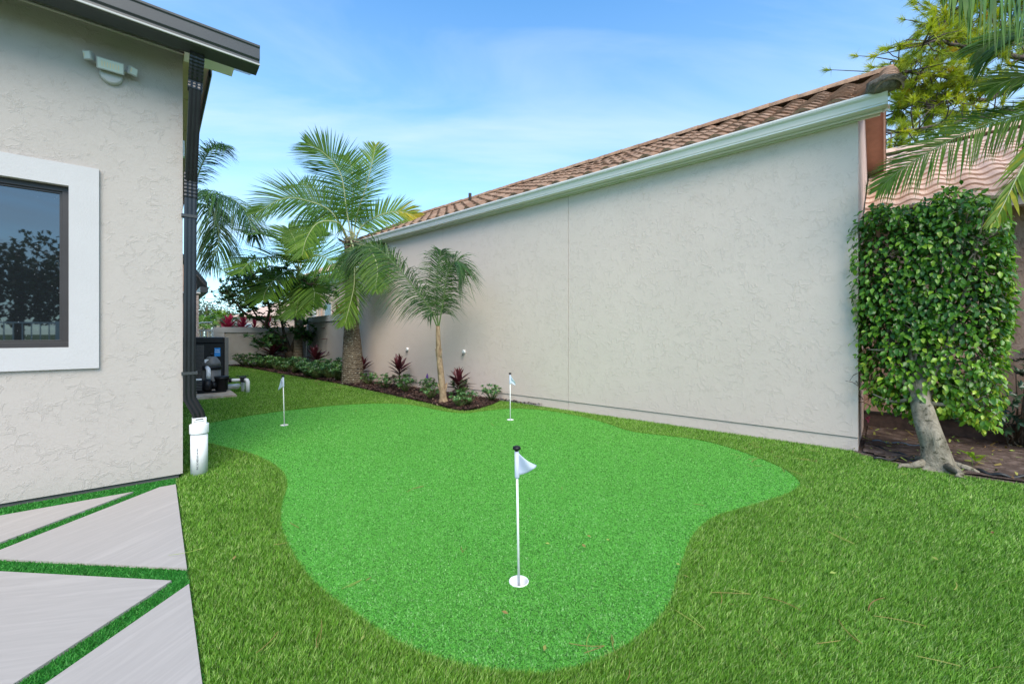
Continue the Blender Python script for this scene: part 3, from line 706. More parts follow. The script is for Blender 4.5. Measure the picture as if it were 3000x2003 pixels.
MB().add([(0.98, -0.27, 2.88), (0.98, -0.27, 3.02), (-1.5, -0.27, 6.42), (-1.5, -0.27, 6.28)], [(0,1,2,3)]).build('barge_board', M['black_alu'], wg)
co = MB()
for k in range(18): co.box((0.50, -0.26, 0.0+k*0.145), (0.76, 0.0, 0.0+k*0.145+0.138))
co.build('corner_column', M['stucco_stained'], wg)

# drain pipe at the foot of the downspout
dp = empty('drain_pipe', LW(0.131, 0.02), HYAW, label='upright white plastic drain pipe with collar taking the black downspout at the house corner', cat='pipe')
MB().lathe([(0.072, -0.02), (0.072, 0.41)], 28).build('pipe', M['white_plastic'], dp)
MB().lathe([(0.079, 0.405), (0.081, 0.415), (0.081, 0.495), (0.078, 0.50), (0.060, 0.50)], 28).build('collar', M['white_plastic'], dp)
ad_ = MB().box((-0.058, -0.052, 0.50), (0.058, 0.052, 0.565)).build('adaptor', M['white_plastic'], dp, bevel=0.006)
mb = MB(); 
for q in ((-0.032, -0.006, 0.548), (-0.012, 0.03, 0.548)): mb.box((q[0], -0.0535, q[2]), (q[1]+0.0, -0.0525, q[2]+0.009))
mb.box((-0.045, -0.0535, 0.530), (0.040, -0.0525, 0.533)); mb.build('label_print', M['ink'], ad_)
tx = bpy.data.curves.new('pipe_lettering', 'FONT'); tx.body = 'PVC SCHEDULE 40 PIPE'; tx.size = 0.021; tx.extrude = 0.0003; tx.align_x = 'LEFT'
tm = bpy.data.objects.new('pipe_lettering_tmp', tx); col.objects.link(tm)
dg = bpy.context.evaluated_depsgraph_get(); me = bpy.data.meshes.new_from_object(tm.evaluated_get(dg)); bpy.data.objects.remove(tm)
me.materials.clear(); me.materials.append(M['ink'])
lt = link('pipe_lettering', me, dp); lt.rotation_euler = Matrix(((0, -0.985, -0.17), (0, -0.17, 0.985*-1), (1, 0, 0))).to_euler() if False else (D2R(90), D2R(-90), D2R(0)); lt.location = (-0.012, -0.0726, 0.06)

# security light
la = empty('security_light', LW(-0.51, 0, 3.74), HYAW, label='pale three-headed security floodlight high on the white stucco wall', cat='floodlight')
mb = MB()
n = 28; ring = [(0.088*math.cos(2*math.pi*k/n), 0.088*math.sin(2*math.pi*k/n)) for k in range(n)]
vs = [(a, -0.001, b-0.02) for a, b in ring] + [(a*0.97, -0.035, b*0.97-0.02) for a, b in ring] + [(a*0.86, -0.045, b*0.86-0.02) for a, b in ring]
fs = [(i, (i+1)%n, n+(i+1)%n, n+i) for i in range(n)] + [(n+i, n+(i+1)%n, 2*n+(i+1)%n, 2*n+i) for i in range(n)] + [tuple(range(2*n, 3*n))]
mb.add(vs, fs); mb.build('base_plate', M['lamp_grey'], la, fix=True)
def head(w, h, loc, rot, nled, lenses):
    e_ = MB(); e_.box((-w/2, -0.028, -h/2), (w/2, 0.0, h/2))
    for k in range(int(w/0.012)): e_.box((-w/2+0.004+k*0.012, 0.0, -h/2+0.006), (-w/2+0.009+k*0.012, 0.022, h/2-0.006))
    o = e_.build('lamp_head', M['lamp_grey'], la, bevel=0.003); o.location = loc; o.rotation_euler = rot
    MB().box((-w/2+0.009, -0.031, -h/2+0.009), (w/2-0.009, -0.0285, h/2-0.009)).build('lens', M['lens'], o)
    q = MB(); 
    for k in range(nled): q.box((-w*0.3+k*w*0.6/max(nled-1,1)-0.004, -0.0325, -h*0.22), (-w*0.3+k*w*0.6/max(nled-1,1)+0.003, -0.0315, h*0.22))
    q.build('led', M['led'], o); return o
la.scale = (0.9, 0.9, 0.9)
head(0.20, 0.105, (0.0, -0.085, 0.045), (D2R(22), 0, 0), 7, 1)
head(0.075, 0.078, (-0.150, -0.075, 0.085), (D2R(12), 0, D2R(-38)), 1, 1)
head(0.075, 0.078, (0.155, -0.075, 0.060), (D2R(15), 0, D2R(32)), 1, 1)
MB().tube([(-0.12, -0.05, 0.06), (0.12, -0.05, 0.045)], 0.014, 8).build('arm', M['lamp_grey'], la)

# ------------------------------------------------------------------ neighbour building (world axes)
nb = empty('neighbour_house', (X0, YC, 0), 0, label='long greige stucco side wall under a brown barrel tile roof with a pale gutter', cat='house')
def NB(mb, name, m, **k):      # world-coordinate mesh parented at the corner
    mb.v = [(a-X0, b-YC, c) for a, b, c in mb.v]; return mb.build(name, m, nb, **k)
joints = [YC, 4.368, 7.95, YE]
for a, b in zip(joints[:-1], joints[1:]):
    g0 = 0.0 if a == YC else 0.004; g1 = 0.0 if b == YE else 0.004
    NB(MB().box((X0, a+g0, 0.166), (X0+0.2, b-g1, 3.97)), 'wall_panel', M['stucco_right'])
    NB(MB().box((X0+0.012, a+g0, -0.03), (X0+0.2, b-g1, 0.160)), 'wall_base', M['stucco_right'])
NB(MB().box((X0+0.03, YC+0.02, 0.0), (X0+0.19, YE-0.02, 3.96)), 'wall_core', M['joint'])
NB(MB().box((X0+0.002, YC+0.001, 0.160), (X0+0.03, YE-0.01, 0.166)), 'screed_line', M['joint'])
NB(MB().box((X0+0.2, YC+0.002, -0.03), (9.2, YC+0.2, 3.97)), 'end_wall', M['stucco_stained'])
NB(MB().box((X0+0.2, YE-0.2, -0.03), (11.2, YE-0.002, 3.97)), 'far_end_wall', M['stucco_right'])
RS = 0.53; xe, ze = 6.30, 4.07; xr = 8.55; zr = ze + RS*(xr-xe); YR0, YR1 = -0.055, 12.1
mb = MB(); mb.add([(X0+0.2, YC+0.003, 3.97), (11.2, YC+0.003, 3.97), (xr+1.9, YC+0.003, zr-1.0), (xr, YC+0.003, zr-0.03), (X0+0.2, YC+0.003, zr-0.03-RS*(xr-X0-0.2))], [(0,1,2,3,4)]); NB(mb, 'gable', M['stucco_stained'])
mb = MB(); mb.add([(X0+0.2, YE-0.003, 3.97), (11.2, YE-0.003, 3.97), (xr, YE-0.003, zr-0.03), (X0+0.2, YE-0.003, zr-0.03-RS*(xr-X0-0.2))], [(3,2,1,0)]); NB(mb, 'far_gable', M['stucco_right'])
# roof deck both slopes
mb = MB()
mb.add([(xe, YR0+0.06, ze-0.02), (xe, YR1, ze-0.02), (xr, YR1, zr-0.02), (xr, YR0+0.06, zr-0.02), (xr+3.2, YR0+0.06, zr-0.02-RS*3.2), (xr+3.2, YR1, zr-0.02-RS*3.2)], [(0,3,2,1), (3,4,5,2)])
NB(mb, 'roof_deck', M['black_trim'])
# boards hanging under the rake
mb = MB(); mb.add([(xr-0.2, YR0+0.07, zr-0.15), (xr+3.2, YR0+0.07, zr-0.05-RS*3.2), (xr+3.2, YR0+0.07, zr-0.26-RS*3.2), (xr-0.2, YR0+0.07, zr-0.34)], [(0,1,2,3)])
NB(MB().extrude([(xe+0.1, ze-0.03), (xr, zr-0.05), (xr+3.2, zr-0.05-RS*3.2), (xr+3.2, zr-0.24-RS*3.2), (xr, zr-0.24), (xe+0.1, ze-0.16)], YR0+0.06, YR0+0.085), 'barge_board', M['tan_board'], fix=True)
NB(MB().extrude([(xe+0.25, ze-0.03), (xr, zr-0.10), (xr+3.2, zr-0.10-RS*3.2), (xr+3.2, zr-0.12-RS*3.2), (xr, zr-0.12), (xe+0.25, ze-0.06)], YR0+0.086, YC+0.001), 'rake_soffit', M['brown_board'], fix=True)
NB(MB().box((xe+0.12, YR0+0.02, 3.985), (X0+0.01, YR1-0.02, 4.0)), 'eave_soffit', M['gutter_white'])
NB(MB().box((xe+0.11, YR0+0.04, 3.93), (xe+0.135, YR1-0.02, 4.06)), 'eave_fascia', M['gutter_white'])
NB(MB().box((X0-0.045, YC-0.2, 3.925), (X0-0.001, YR1-0.1, 3.984)), 'frieze_board', M['gutter_white'], bevel=0.004)
# K-style gutter
gx = xe-0.03
prof = [(gx+0.13, 3.955), (gx+0.045, 3.955), (gx+0.035, 3.962), (gx+0.035, 3.972), (gx+0.022, 3.985), (gx+0.015, 4.01), (gx+0.0, 4.045), (gx-0.024, 4.065), (gx-0.034, 4.085), (gx-0.034, 4.103), (gx-0.022, 4.105), (gx-0.02, 4.08), (gx+0.125, 3.975)]
g_ = NB(MB().extrude(prof, -0.01, YR1), 'gutter', M['gutter_white'], fix=True)
for p_ in g_.data.polygons: p_.use_smooth = False
NB(MB().extrude([(gx+0.128, 3.955), (gx+0.045, 3.955), (gx+0.015, 4.01), (gx-0.030, 4.08), (gx-0.034, 4.10), (gx+0.128, 4.10)], -0.016, -0.011), 'gutter_end_cap', M['gutter_white'], fix=True)
NB(MB().box((gx+0.028, -0.01, 3.961), (gx+0.0345, YR1, 3.972)), 'gutter_bead', M['white_metal'])
# tiles
def tile_mesh(name, w, L, amp, th, m):
    mb = MB(); n = 9; xs = [w*i/(n-1) for i in range(n)]
    def z(t_): return amp*(math.sin(2*math.pi*t_-0.6)*0.5+0.5) 
    top = []
    for i, x_ in enumerate(xs): top.append((0.0, x_, z(i/(n-1)) + th))
    back = [(L, x_, z(i/(n-1))) for i, x_ in enumerate(xs)]
    bot = [(0.0, x_, z(i/(n-1)) + th*0.1 - 0.012) for i, x_ in enumerate(xs)]
    vs = top + back + bot
    fs = [(i, n+i, n+i+1, i+1) for i in range(n-1)] + [(2*n+i, i, i+1, 2*n+i+1) for i in range(n-1)]
    fs += [(0, 2*n, n), (n-1, 2*n-1, 3*n-1)]
    mb.add(vs, fs, smooth=False); me = mb.mesh(name, m); return me
TW = 0.335; TL = 0.33
tm1 = tile_mesh('tile', TW, TL*1.12, 0.062, 0.030, M['tile_brown'])
slope = math.atan(RS)
rows = 8; cols = 36; tl = (xr-xe)/math.cos(slope)/rows
for r in range(rows):
    for c in range(cols):
        o = bpy.data.objects.new('tile', tm1); col.objects.link(o); o.parent = nb
        s0 = -0.03 + r*tl
        o.location = (xe + s0*math.cos(slope) - X0, YR0 + 0.05 + c*TW - YC + random.uniform(-0.006, 0.006), ze + 0.018 + s0*math.sin(slope) + random.uniform(-0.005, 0.005))
        o.rotation_euler = (random.uniform(-0.02, 0.02), -slope + random.uniform(-0.015, 0.015), random.uniform(-0.02, 0.02))
# barrel caps: along the ridge and down the near rake
def barrel(name, r0, r1, L, m):
    mb = MB(); n = 9
    for k, (rr, xx) in enumerate(((r0, 0.0), (r1, L))):
        for i in range(n): a = math.pi*i/(n-1); mb.v.append((xx, rr*math.cos(a), rr*math.sin(a)*0.9))
    for i in range(n): a = math.pi*i/(n-1); mb.v.append((0.0, (r0-0.018)*math.cos(a), (r0-0.018)*math.sin(a)*0.9))
    fs = [(i, i+1, n+i+1, n+i) for i in range(n-1)] + [(i+1, i, 2*n+i, 2*n+i+1) for i in range(n-1)]
    mb.f = fs; mb.t = [0.5]*len(fs); mb.sm = [i < n-1 for i in range(len(fs))]; return mb.mesh(name, m)
bm_ = barrel('ridge_tile', 0.13, 0.105, 0.46, M['tile_brown'])
k = 0; yy = YR0 - 0.03
while yy < YR1:
    o = bpy.data.objects.new('ridge_tile', bm_); col.objects.link(o); o.parent = nb
    o.location = (xr - X0, yy - YC, zr + 0.045 + random.uniform(-0.006, 0.006)); o.rotation_euler = (0, -0.035, D2R(90) + random.uniform(-0.02, 0.02)); yy += 0.40
bm2 = barrel('rake_tile', 0.125, 0.10, 0.46, M['tile_brown']); bm3 = barrel('rake_tile', 0.10, 0.085, 0.46, M['tile_brown'])
for k in range(7):
    s0 = -0.12 + k*0.385
    o = bpy.data.objects.new('rake_tile', bm2); col.objects.link(o); o.parent = nb
    o.location = (xe + s0*math.cos(slope) - X0, YR0 + 0.03 - YC, ze + 0.05 + s0*math.sin(slope)); o.rotation_euler = (D2R(12), -slope - 0.04, random.uniform(-0.02, 0.02))
for k in range(8):
    s0 = 0.05 + k*0.385
    o = bpy.data.objects.new('rake_tile', bm3); col.objects.link(o); o.parent = nb
    o.location = (xr + (s0+0.46)*math.cos(slope) - X0, YR0 + 0.03 - YC, zr + 0.05 - (s0+0.46)*math.sin(slope)); o.rotation_euler = (0, slope - 0.04 + math.pi*0, D2R(180)) if False else (0, slope + 0.04, D2R(0)); o.location = (xr + s0*math.cos(slope) - X0, YR0 + 0.145 - YC, zr + 0.0 - s0*math.sin(slope))
mo = MB(); import itertools
nn = 12
for i in range(nn+1):
    for j in range(nn):
        a = 2*math.pi*j/nn; b = math.pi*i/nn
        rr = 1 + 0.12*math.sin(5*a+3*b) + 0.08*math.sin(9*a-4*b)
        mo.v.append((xe-0.05 + 0.10*rr*math.cos(b), YR0+0.07 + 0.17*rr*math.sin(b)*math.cos(a), ze+0.09 + 0.095*rr*math.sin(b)*math.sin(a)))
for i in range(nn):
    for j in range(nn): mo.f.append((i*nn+j, i*nn+(j+1)%nn, (i+1)*nn+(j+1)%nn, (i+1)*nn+j)); mo.t.append(0.5); mo.sm.append(True)
NB(mo, 'mortar_plug', M['mortar'])
mb = MB(); p = PL(1377, 600, (xr-0.35, 0, 0), (1, 0, 0))
mb.tube([(xr-0.35, p[1], zr-0.2), (xr-0.35, p[1], zr+0.10)], 0.045, 10); NB(mb, 'vent_pipe', M['black_trim'])
# wall fittings
for q in ((1195, 1023), (1361, 1030)):
    p = PL(*q, (X0, 0, 0), (1, 0, 0))
    w_ = empty('hose_bib', (X0-0.001, p[1], p[2]), 0, label=('small white round wall fitting beside the taller dark red cordyline' if q[0] < 1300 else 'small white round wall fitting above the cordyline right of the young palm'), cat='wall fitting', group='white fittings on the long wall')
    MB().tube([(0, 0, 0), (-0.03, 0, 0), (-0.045, 0, -0.002)], [0.045, 0.045, 0.03], 14).build('cap', M['white_plastic'], w_)
    MB().tube([(-0.03, 0, -0.02), (-0.055, 0, -0.05), (-0.055, 0, -0.085)], 0.014, 8).build('spout', M['grey_plastic'], w_)

# ------------------------------------------------------------------ pink house to the right
pk = empty('pink_house', (8.25, YC, 0), 0, label='pink stucco house with wavy salmon roof tiles behind the clipped tree', cat='house')
xp = 8.25
def PK(mb, name, m, **k):
    mb.v = [(a-xp, b-YC, c) for a, b, c in mb.v]; return mb.build(name, m, pk, **k)
PK(MB().box((xp, -9, 0.26), (xp+0.2, YC-0.001, 3.05)), 'wall', M['stucco_pink'])
PK(MB().box((xp+0.01, -9, 0.0), (xp+0.2, YC-0.001, 0.235)), 'wall_base', M['dark_wood'])
PK(MB().box((xp-0.012, -9, 0.236), (xp+0.02, YC-0.002, 0.258)), 'screed', M['black_trim'])
pe, pz = 7.78, 3.02; PS = 0.50; prx = 12.0
PK(MB().box((pe+0.03, -9, pz-0.02), (xp, YC-0.01, pz)), 'soffit', M['white_paint'])
PK(MB().box((pe+0.0, -9, pz-0.08), (pe+0.028, YC-0.01, pz+0.04)), 'fascia', M['tan_board'])
mb = MB(); mb.add([(pe+0.02, -9, pz+0.035), (pe+0.02, YC-0.02, pz+0.035), (prx, YC-0.02, pz+0.035+PS*(prx-pe)), (prx, -9, pz+0.035+PS*(prx-pe))], [(0,3,2,1)])
PK(mb, 'roof_deck', M['tan_board'])
psl = math.atan(PS); TW2 = 0.30; TL2 = 0.34
tm2 = tile_mesh('tile', TW2, TL2*1.1, 0.048, 0.030, M['tile_pink'])
nr = int((prx-pe)/math.cos(psl)/TL2); ncol = 21
for r in range(nr):
    for c in range(ncol):
        o = bpy.data.objects.new('tile', tm2); col.objects.link(o); o.parent = pk
        s0 = -0.05 + r*TL2
        o.location = (pe + s0*math.cos(psl) - xp, -0.02 - (c+1)*TW2 + (TW2*0.5 if 0 else 0) + random.uniform(-0.004, 0.004), pz + 0.045 + s0*math.sin(psl) + random.uniform(-0.004, 0.004))
        o.rotation_euler = (random.uniform(-0.012, 0.012), -psl + random.uniform(-0.01, 0.01), random.uniform(-0.01, 0.01))
for k in range(14):
    o = bpy.data.objects.new('ridge_tile', barrel('ridge_tile', 0.13, 0.11, 0.46, M['tile_pink']) if k == 0 else o.data); col.objects.link(o); o.parent = pk
    o.location = (prx - xp, -0.4 - 0.42*k, pz + 0.06 + PS*(prx-pe)); o.rotation_euler = (0, -0.03, D2R(90))

# ------------------------------------------------------------------ garden walls
def wall_between(name, a, b, h, label, rec_end=0.45):
    a = np.array(a, float); b = np.array(b, float); L = np.linalg.norm((b-a)[:2]); ang = math.atan2(b[1]-a[1], b[0]-a[0])
    o = empty(name, (a[0], a[1], 0), ang, label=label, cat='wall')
    s = -1 if np.cross(np.append((b-a)[:2], 0), np.append((C0-a)[:2], 0))[2] < 0 else 1     # side facing the yard
    def bx(x0, x1, y0, y1, z0, z1): return MB().box((x0, min(s*y0, s*y1), z0), (x1, max(s*y0, s*y1), z1))
    bx(rec_end, L-rec_end*0.6, -0.20, 0.0, 0.24, h-0.24).build('panel', M['stucco_garden'], o)
    bx(0, L, -0.22, 0.045, h-0.24, h).build('coping', M['grey_trim'], o, bevel=0.006)
    bx(0, L, -0.20, 0.05, -0.03, 0.24).build('plinth', M['grey_trim'], o, bevel=0.006)
    bx(0, rec_end, -0.20, 0.035, 0.24, h-0.24).build('end_pier', M['grey_trim'], o)
    bx(L-rec_end*0.6, L, -0.20, 0.035, 0.24, h-0.24).build('end_pier', M['grey_trim'], o)
    return o
wall_between('garden_wall', wb, wa, 1.70, 'low grey stucco garden wall with coping at the far end of the lawn')
wm = np.array([7.05, 12.0, 0])
wall_between('garden_wall', wa + np.array([0.03, -0.05, 0]), np.array([7.05, 12.05, 0]), 2.13, 'taller stepped garden wall between the low wall and the long house wall', 0.3)

# ------------------------------------------------------------------ flags
def pin(loc, rz, label, shape, tilt):
    o = empty('golf_pin', (loc[0], loc[1], 0.004), rz, label=label, cat='golf flag', group='practice pins on the putting green')
    cup = MB(); n = 28
    prof = [(0.0560, 0.001), (0.0555, 0.0055), (0.0520, 0.0055), (0.0515, 0.0), (0.0505, -0.085)]
    b0 = 0
    for r_, z_ in prof:
        for k in range(n): g = 2*math.pi*k/n; cup.v.append((r_*math.cos(g), r_*math.sin(g), z_))
    for i in range(len(prof)-1):
        for k in range(n): cup.f.append((i*n+k, i*n+(k+1)%n, (i+1)*n+(k+1)%n, (i+1)*n+k)); cup.t.append(.5); cup.sm.append(True)
    cup.build('cup_rim', M['white_plastic'], o)
    sh = MB(); b = 0
    for r_, z_ in ((0.0505, -0.086), (0.045, -0.084), (0.025, -0.080), (0.010, -0.060)):
        for k in range(n): g = 2*math.pi*k/n; sh.v.append((r_*math.cos(g), r_*math.sin(g), z_))
    for i in range(3):
        for k in range(n): sh.f.append((i*n+k, i*n+(k+1)%n, (i+1)*n+(k+1)%n, (i+1)*n+k)); sh.t.append(.5); sh.sm.append(True)
    sh.build('cup_liner', M['white_metal'], o)
    tx_, ty_ = tilt
    MB().tube([(-tx_*0.1, 0, -0.082), (tx_, ty_, 0.73)], [0.0074, 0.0064], 12).build('pole', M['white_plastic'], o)
    q = lambda z_: (tx_*z_/0.73, ty_*z_/0.73, z_)
    MB().tube([q(0.585), q(0.592), q(0.735)], [0.0115, 0.0135, 0.0125], 14).build('flag_sleeve', M['cloth'], o)
    kx, ky, _ = q(0.74)
    MB().lathe([(0.009, 0.0), (0.011, 0.006), (0.022, 0.010), (0.024, 0.018), (0.020, 0.027), (0.008, 0.031)], 18, (kx, ky, 0.735)).build('knob', M['black_plastic'], o)
    fl = MB(); nu, nv = 10, 8
    for j in range(nv+1):
        for i in range(nu+1):
            u_, v_ = i/nu, j/nv
            xx, yy, zz = shape(u_, v_); fl.v.append((kx*0.95 + xx, ky*0.95 + yy, zz))
    for j in range(nv):
        for i in range(nu): fl.f.append((j*(nu+1)+i, j*(nu+1)+i+1, (j+1)*(nu+1)+i+1, (j+1)*(nu+1)+i)); fl.t.append(.5); fl.sm.append(True)
    fo = fl.build('flag', M['cloth'], o); sm = fo.modifiers.new('thick', 'SOLIDIFY'); sm.thickness = 0.0012
    return o
def shapeA(u, v):      # curls out to a point
    top = 0.735 - 0.075*u**0.9; bot = 0.60 + 0.045*u**1.6
    z = bot + (top-bot)*v; x = 0.112*u*(1-0.28*(1-v)**1.4*0.6) - 0.0; y = -0.03*math.sin(u*2.4) + 0.012*math.sin(v*3+u*4)
    return x, y, z
def shapeB(u, v):      # droops
    top = 0.735 - 0.13*u; bot = 0.60 - 0.015*u
    z = bot + (top-bot)*v; return 0.088*u, -0.02*math.sin(u*3.0) + 0.01*math.sin(v*5), z - (0.03*u*u if v < 0.4 else 0)
def shapeC(u, v):      # hangs limp beside its pole
    top = 0.735 - 0.02*u; bot = 0.605 - 0.07*u
    z = bot + (top-bot)*v; return -0.060*u*(1.15 - 0.85*v), 0.022*math.sin(u*4), z - 0.0*u
az = math.atan2(R[1], R[0])
pin((1.821, 1.554), az, 'nearest white practice flag, its pennant blown out to the right', shapeA, (-0.012, 0.0))
pin((5.162, 4.587), az, 'white practice flag on the far edge of the green in front of the long wall', shapeB, (-0.004, 0.0))
pin((2.567, 6.908), az, 'white practice flag nearest the downspout, cloth hanging limp to the left', shapeC, (-0.02, 0.0))
# second little fold of the near pennant
# purple marker flag
pmk = G(1253, 1165); pmk = np.array([5.95, 7.3, 0]); q = PL(1253, 1105, (6.0, 0, 0), (1, 0, 0))
mk = empty('marker_flag', (6.0, q[1], 0), az, label='tiny purple marker flag standing among the shrubs in the mulch bed', cat='marker flag')
MB().tube([(0, 0, 0), (0, 0, q[2]+0.05)], 0.003, 5).build('wire', M['grey_plastic'], mk)
MB().add([(-0.01, 0, q[2]+0.10), (0.02, 0.0, q[2]+0.02), (0.0, 0.01, q[2]-0.04), (-0.045, 0.0, q[2]+0.0)], [(0,1,2,3)]).build('flag', M['purple'], mk)

# ------------------------------------------------------------------ pool equipment (left house axes)
def lw_empty(name, u, v, **k): return empty(name, LW(u, v), HYAW, **k)
pd = lw_empty('equipment_pad', 0.0, 0.0, label='weathered tan concrete pad with slots under the pool pump', cat='pad')
mb = MB(); mb.box((0.10, 6.10, -0.03), (1.18, 9.9, 0.045)); mb.box((0.10, 5.92, -0.03), (0.52, 6.10, 0.045)); mb.box((0.66, 5.92, -0.03), (0.74, 6.10, 0.045)); mb.box((0.90, 5.92, -0.03), (1.18, 6.10, 0.045))
mb.box((0.52, 5.92, -0.03), (0.90, 5.95, 0.045)); mb.box((0.52, 6.06, -0.03), (0.90, 6.0999, 0.045))
mb.build('slab', M['pad'], pd)
hp = lw_empty('heat_pump', 0.82, 9.9, label='tall black pool heat pump with blue sticker and grey side, before the far wall', cat='heat pump')
zb, zt = 0.05, 1.31
MB().box((-0.50, -0.42, zb), (0.50, 0.42, zt-0.16)).build('cabinet', M['black_plastic'], hp, bevel=0.02)
MB().extrude([(-0.46, zt-0.155), (-0.46, zt-0.03), (-0.40, zt), (0.40, zt), (0.46, zt-0.02), (0.46, zt-0.155)], -0.52, 0.47, axis='x').build('lid', M['black_plastic'], hp, fix=True)
MB().box((0.505, -0.42, zb), (0.60, 0.43, zt-0.01)).build('side_panel', M['grey_plastic'], hp, bevel=0.006)
mb = MB()
for i in range(20):
    mb.box((-0.47 + i*0.025, -0.432, zb+0.08), (-0.462 + i*0.025, -0.424, zt-0.22))
for j in range(26): mb.box((-0.47, -0.436, zb+0.08+j*0.037), (0.02, -0.4325, zb+0.086+j*0.037))
mb.build('grille', M['grey_plastic'], hp)
MB().box((0.26, -0.4305, 0.76), (0.40, -0.4225, 1.0)).build('blue_sticker', M['blue_label'], hp)
mb = MB(); 
for k in range(3): mb.box((0.285+k*0.034, -0.4335, 0.925), (0.305+k*0.034, -0.431, 0.945))
mb.box((0.27, -0.4335, 0.875), (0.39, -0.431, 0.885)); mb.build('sticker_print', M['white_label'], hp)
MB().box((0.27, -0.4305, 0.50), (0.39, -0.4225, 0.64)).build('white_sticker', M['white_label'], hp)
fl = lw_empty('pool_filter', 0.86, 7.55, label='grey domed cartridge pool filter with black clamp band behind the pump', cat='pool filter')
MB().lathe([(0.17, 0.05), (0.185, 0.08), (0.19, 0.53)], 28).build('tank', M['grey_plastic'], fl)
MB().lathe([(0.19, 0.60), (0.185, 0.68), (0.165, 0.73), (0.115, 0.80), (0.09, 0.835), (0.05, 0.845)], 28).build('dome', M['grey_plastic'], fl)
MB().lathe([(0.20, 0.525), (0.21, 0.54), (0.21, 0.59), (0.20, 0.605)], 28).build('clamp_band', M['black_plastic'], fl)
MB().lathe([(0.025, 0.84), (0.025, 0.875), (0.04, 0.88), (0.04, 0.91), (0.015, 0.92)], 14).build('air_valve', M['black_plastic'], fl)
MB().box((-0.155, -0.12, 0.70), (-0.075, -0.112, 0.78), M=Matrix.Rotation(D2R(0), 4, 'Z')).build('label', M['white_label'], fl)
pm = lw_empty('pool_pump', 0.62, 6.75, label='black pool pump with ribbed motor and white pipes in front of the filter', cat='pool pump')
rot = [( -0.42, 0, 0.20), (0.10, 0, 0.20)]
mo_ = MB().tube([(-0.45,0,0.22),(-0.43,0,0.22),(0.02,0,0.22)], [0.09,0.125,0.13], 20).build('motor', M['black_plastic'], pm)
fi = MB()
for k in range(6): fi.box((-0.42, -0.142, 0.13+k*0.034), (-0.02, -0.10, 0.142+k*0.034))
fi.build('cooling_fin', M['grey_plastic'], mo_)
MB().box((-0.45, -0.07, 0.345), (-0.02, 0.07, 0.375)).build('drive_cover', M['white_plastic'], pm, bevel=0.005)
MB().tube([(0.02,0,0.21),(0.05,0,0.21),(0.14,0,0.21),(0.17,0,0.21)], [0.13,0.155,0.155,0.12], 22).build('volute', M['black_plastic'], pm)
MB().tube([(0.16,0,0.21),(0.26,0,0.21)], [0.09,0.09], 16).build('coupling', M['black_plastic'], pm)
MB().lathe([(0.10, 0.06), (0.125, 0.10), (0.13, 0.34), (0.145, 0.345), (0.145, 0.39), (0.10, 0.40), (0.03, 0.41)], 22, (0.36, 0, 0)).build('strainer_pot', M['black_plastic'], pm)
MB().box((0.22, -0.11, 0.385), (0.50, 0.11, 0.41)).build('lid_ring', M['black_plastic'], pm)
MB().box((-0.1, -0.12, 0.045), (0.44, 0.12, 0.08)).build('base', M['black_plastic'], pm)
pp = lw_empty('pool_pipes', 0.62, 6.75, label='white plastic plumbing with black valve running from the pump into the lawn', cat='pipes')
MB().tube([(0.11,0,0.36),(0.11,0,0.50),(0.11,0.03,0.56),(0.11,0.12,0.585),(0.13,0.6,0.585)], 0.045, 14).build('riser', M['white_plastic'], pp)
MB().tube([(0.49,0,0.30),(0.79,-0.05,0.30)], 0.038, 14).build('suction_pipe', M['white_plastic'], pp)
MB().tube([(0.50,0,0.30),(0.56,-0.01,0.30)], 0.055, 14).build('union', M['black_plastic'], pp)
va = MB().box((0.72, -0.12, 0.245), (0.85, 0.02, 0.375)).build('valve', M['black_plastic'], pp, bevel=0.012)
MB().box((0.64, -0.07, 0.385), (0.90, -0.03, 0.40)).build('valve_handle', M['black_plastic'], va)
MB().tube([(0.82,-0.10,0.30),(0.85,-0.13,0.295),(0.865,-0.15,0.26),(0.865,-0.15,-0.02)], 0.046, 16).build('elbow_drop', M['white_plastic'], pp)
MB().tube([(0.80,0.10,0.28),(0.80,0.10,-0.02)], 0.038, 14).build('drop_pipe', M['white_plastic'], pp)
for zz_, yy_ in ((0.155, 0.12), (0.10, 0.30)):
    MB().tube([(0.35,yy_,zz_),(0.62,yy_,zz_),(0.70,yy_-0.01,zz_),(0.75,yy_-0.02,zz_)], [0.042,0.042,0.052,0.03], 14).build('return_pipe', M['white_plastic'], pp)

# ------------------------------------------------------------------ white gate beyond the equipment
g0 = P(556, 1000, 17.6); g1 = P(625, 1000, 18.8); gang = math.atan2(g1[1]-g0[1], g1[0]-g0[0]); gl = float(np.hypot(*(g1-g0)[:2]))
gt = empty('garden_gate', (g0[0], g0[1], 0), gang, label='white picket gate with arched rail left of the low garden wall', cat='gate')
MB().box((0, -0.02, 1.52), (gl, 0.02, 1.58)).build('rail', M['white_metal'], gt); MB().box((0, -0.02, 0.12), (gl, 0.02, 0.17)).build('rail', M['white_metal'], gt)
for k in range(8): MB().box((0.05+k*gl/8, -0.012, 0.17), (0.08+k*gl/8, 0.012, 1.52)).build('picket', M['white_metal'], gt)
MB().box((gl-0.04, -0.035, 0), (gl+0.03, 0.035, 1.66)).build('post', M['white_metal'], gt)
MB().tube([(gl-0.7, 0.5, 1.52), (gl-0.45, 0.5, 1.78), (gl-0.1, 0.5, 1.90), (gl+0.5, 0.5, 1.93)], 0.025, 8).build('arched_rail', M['white_metal'], gt)

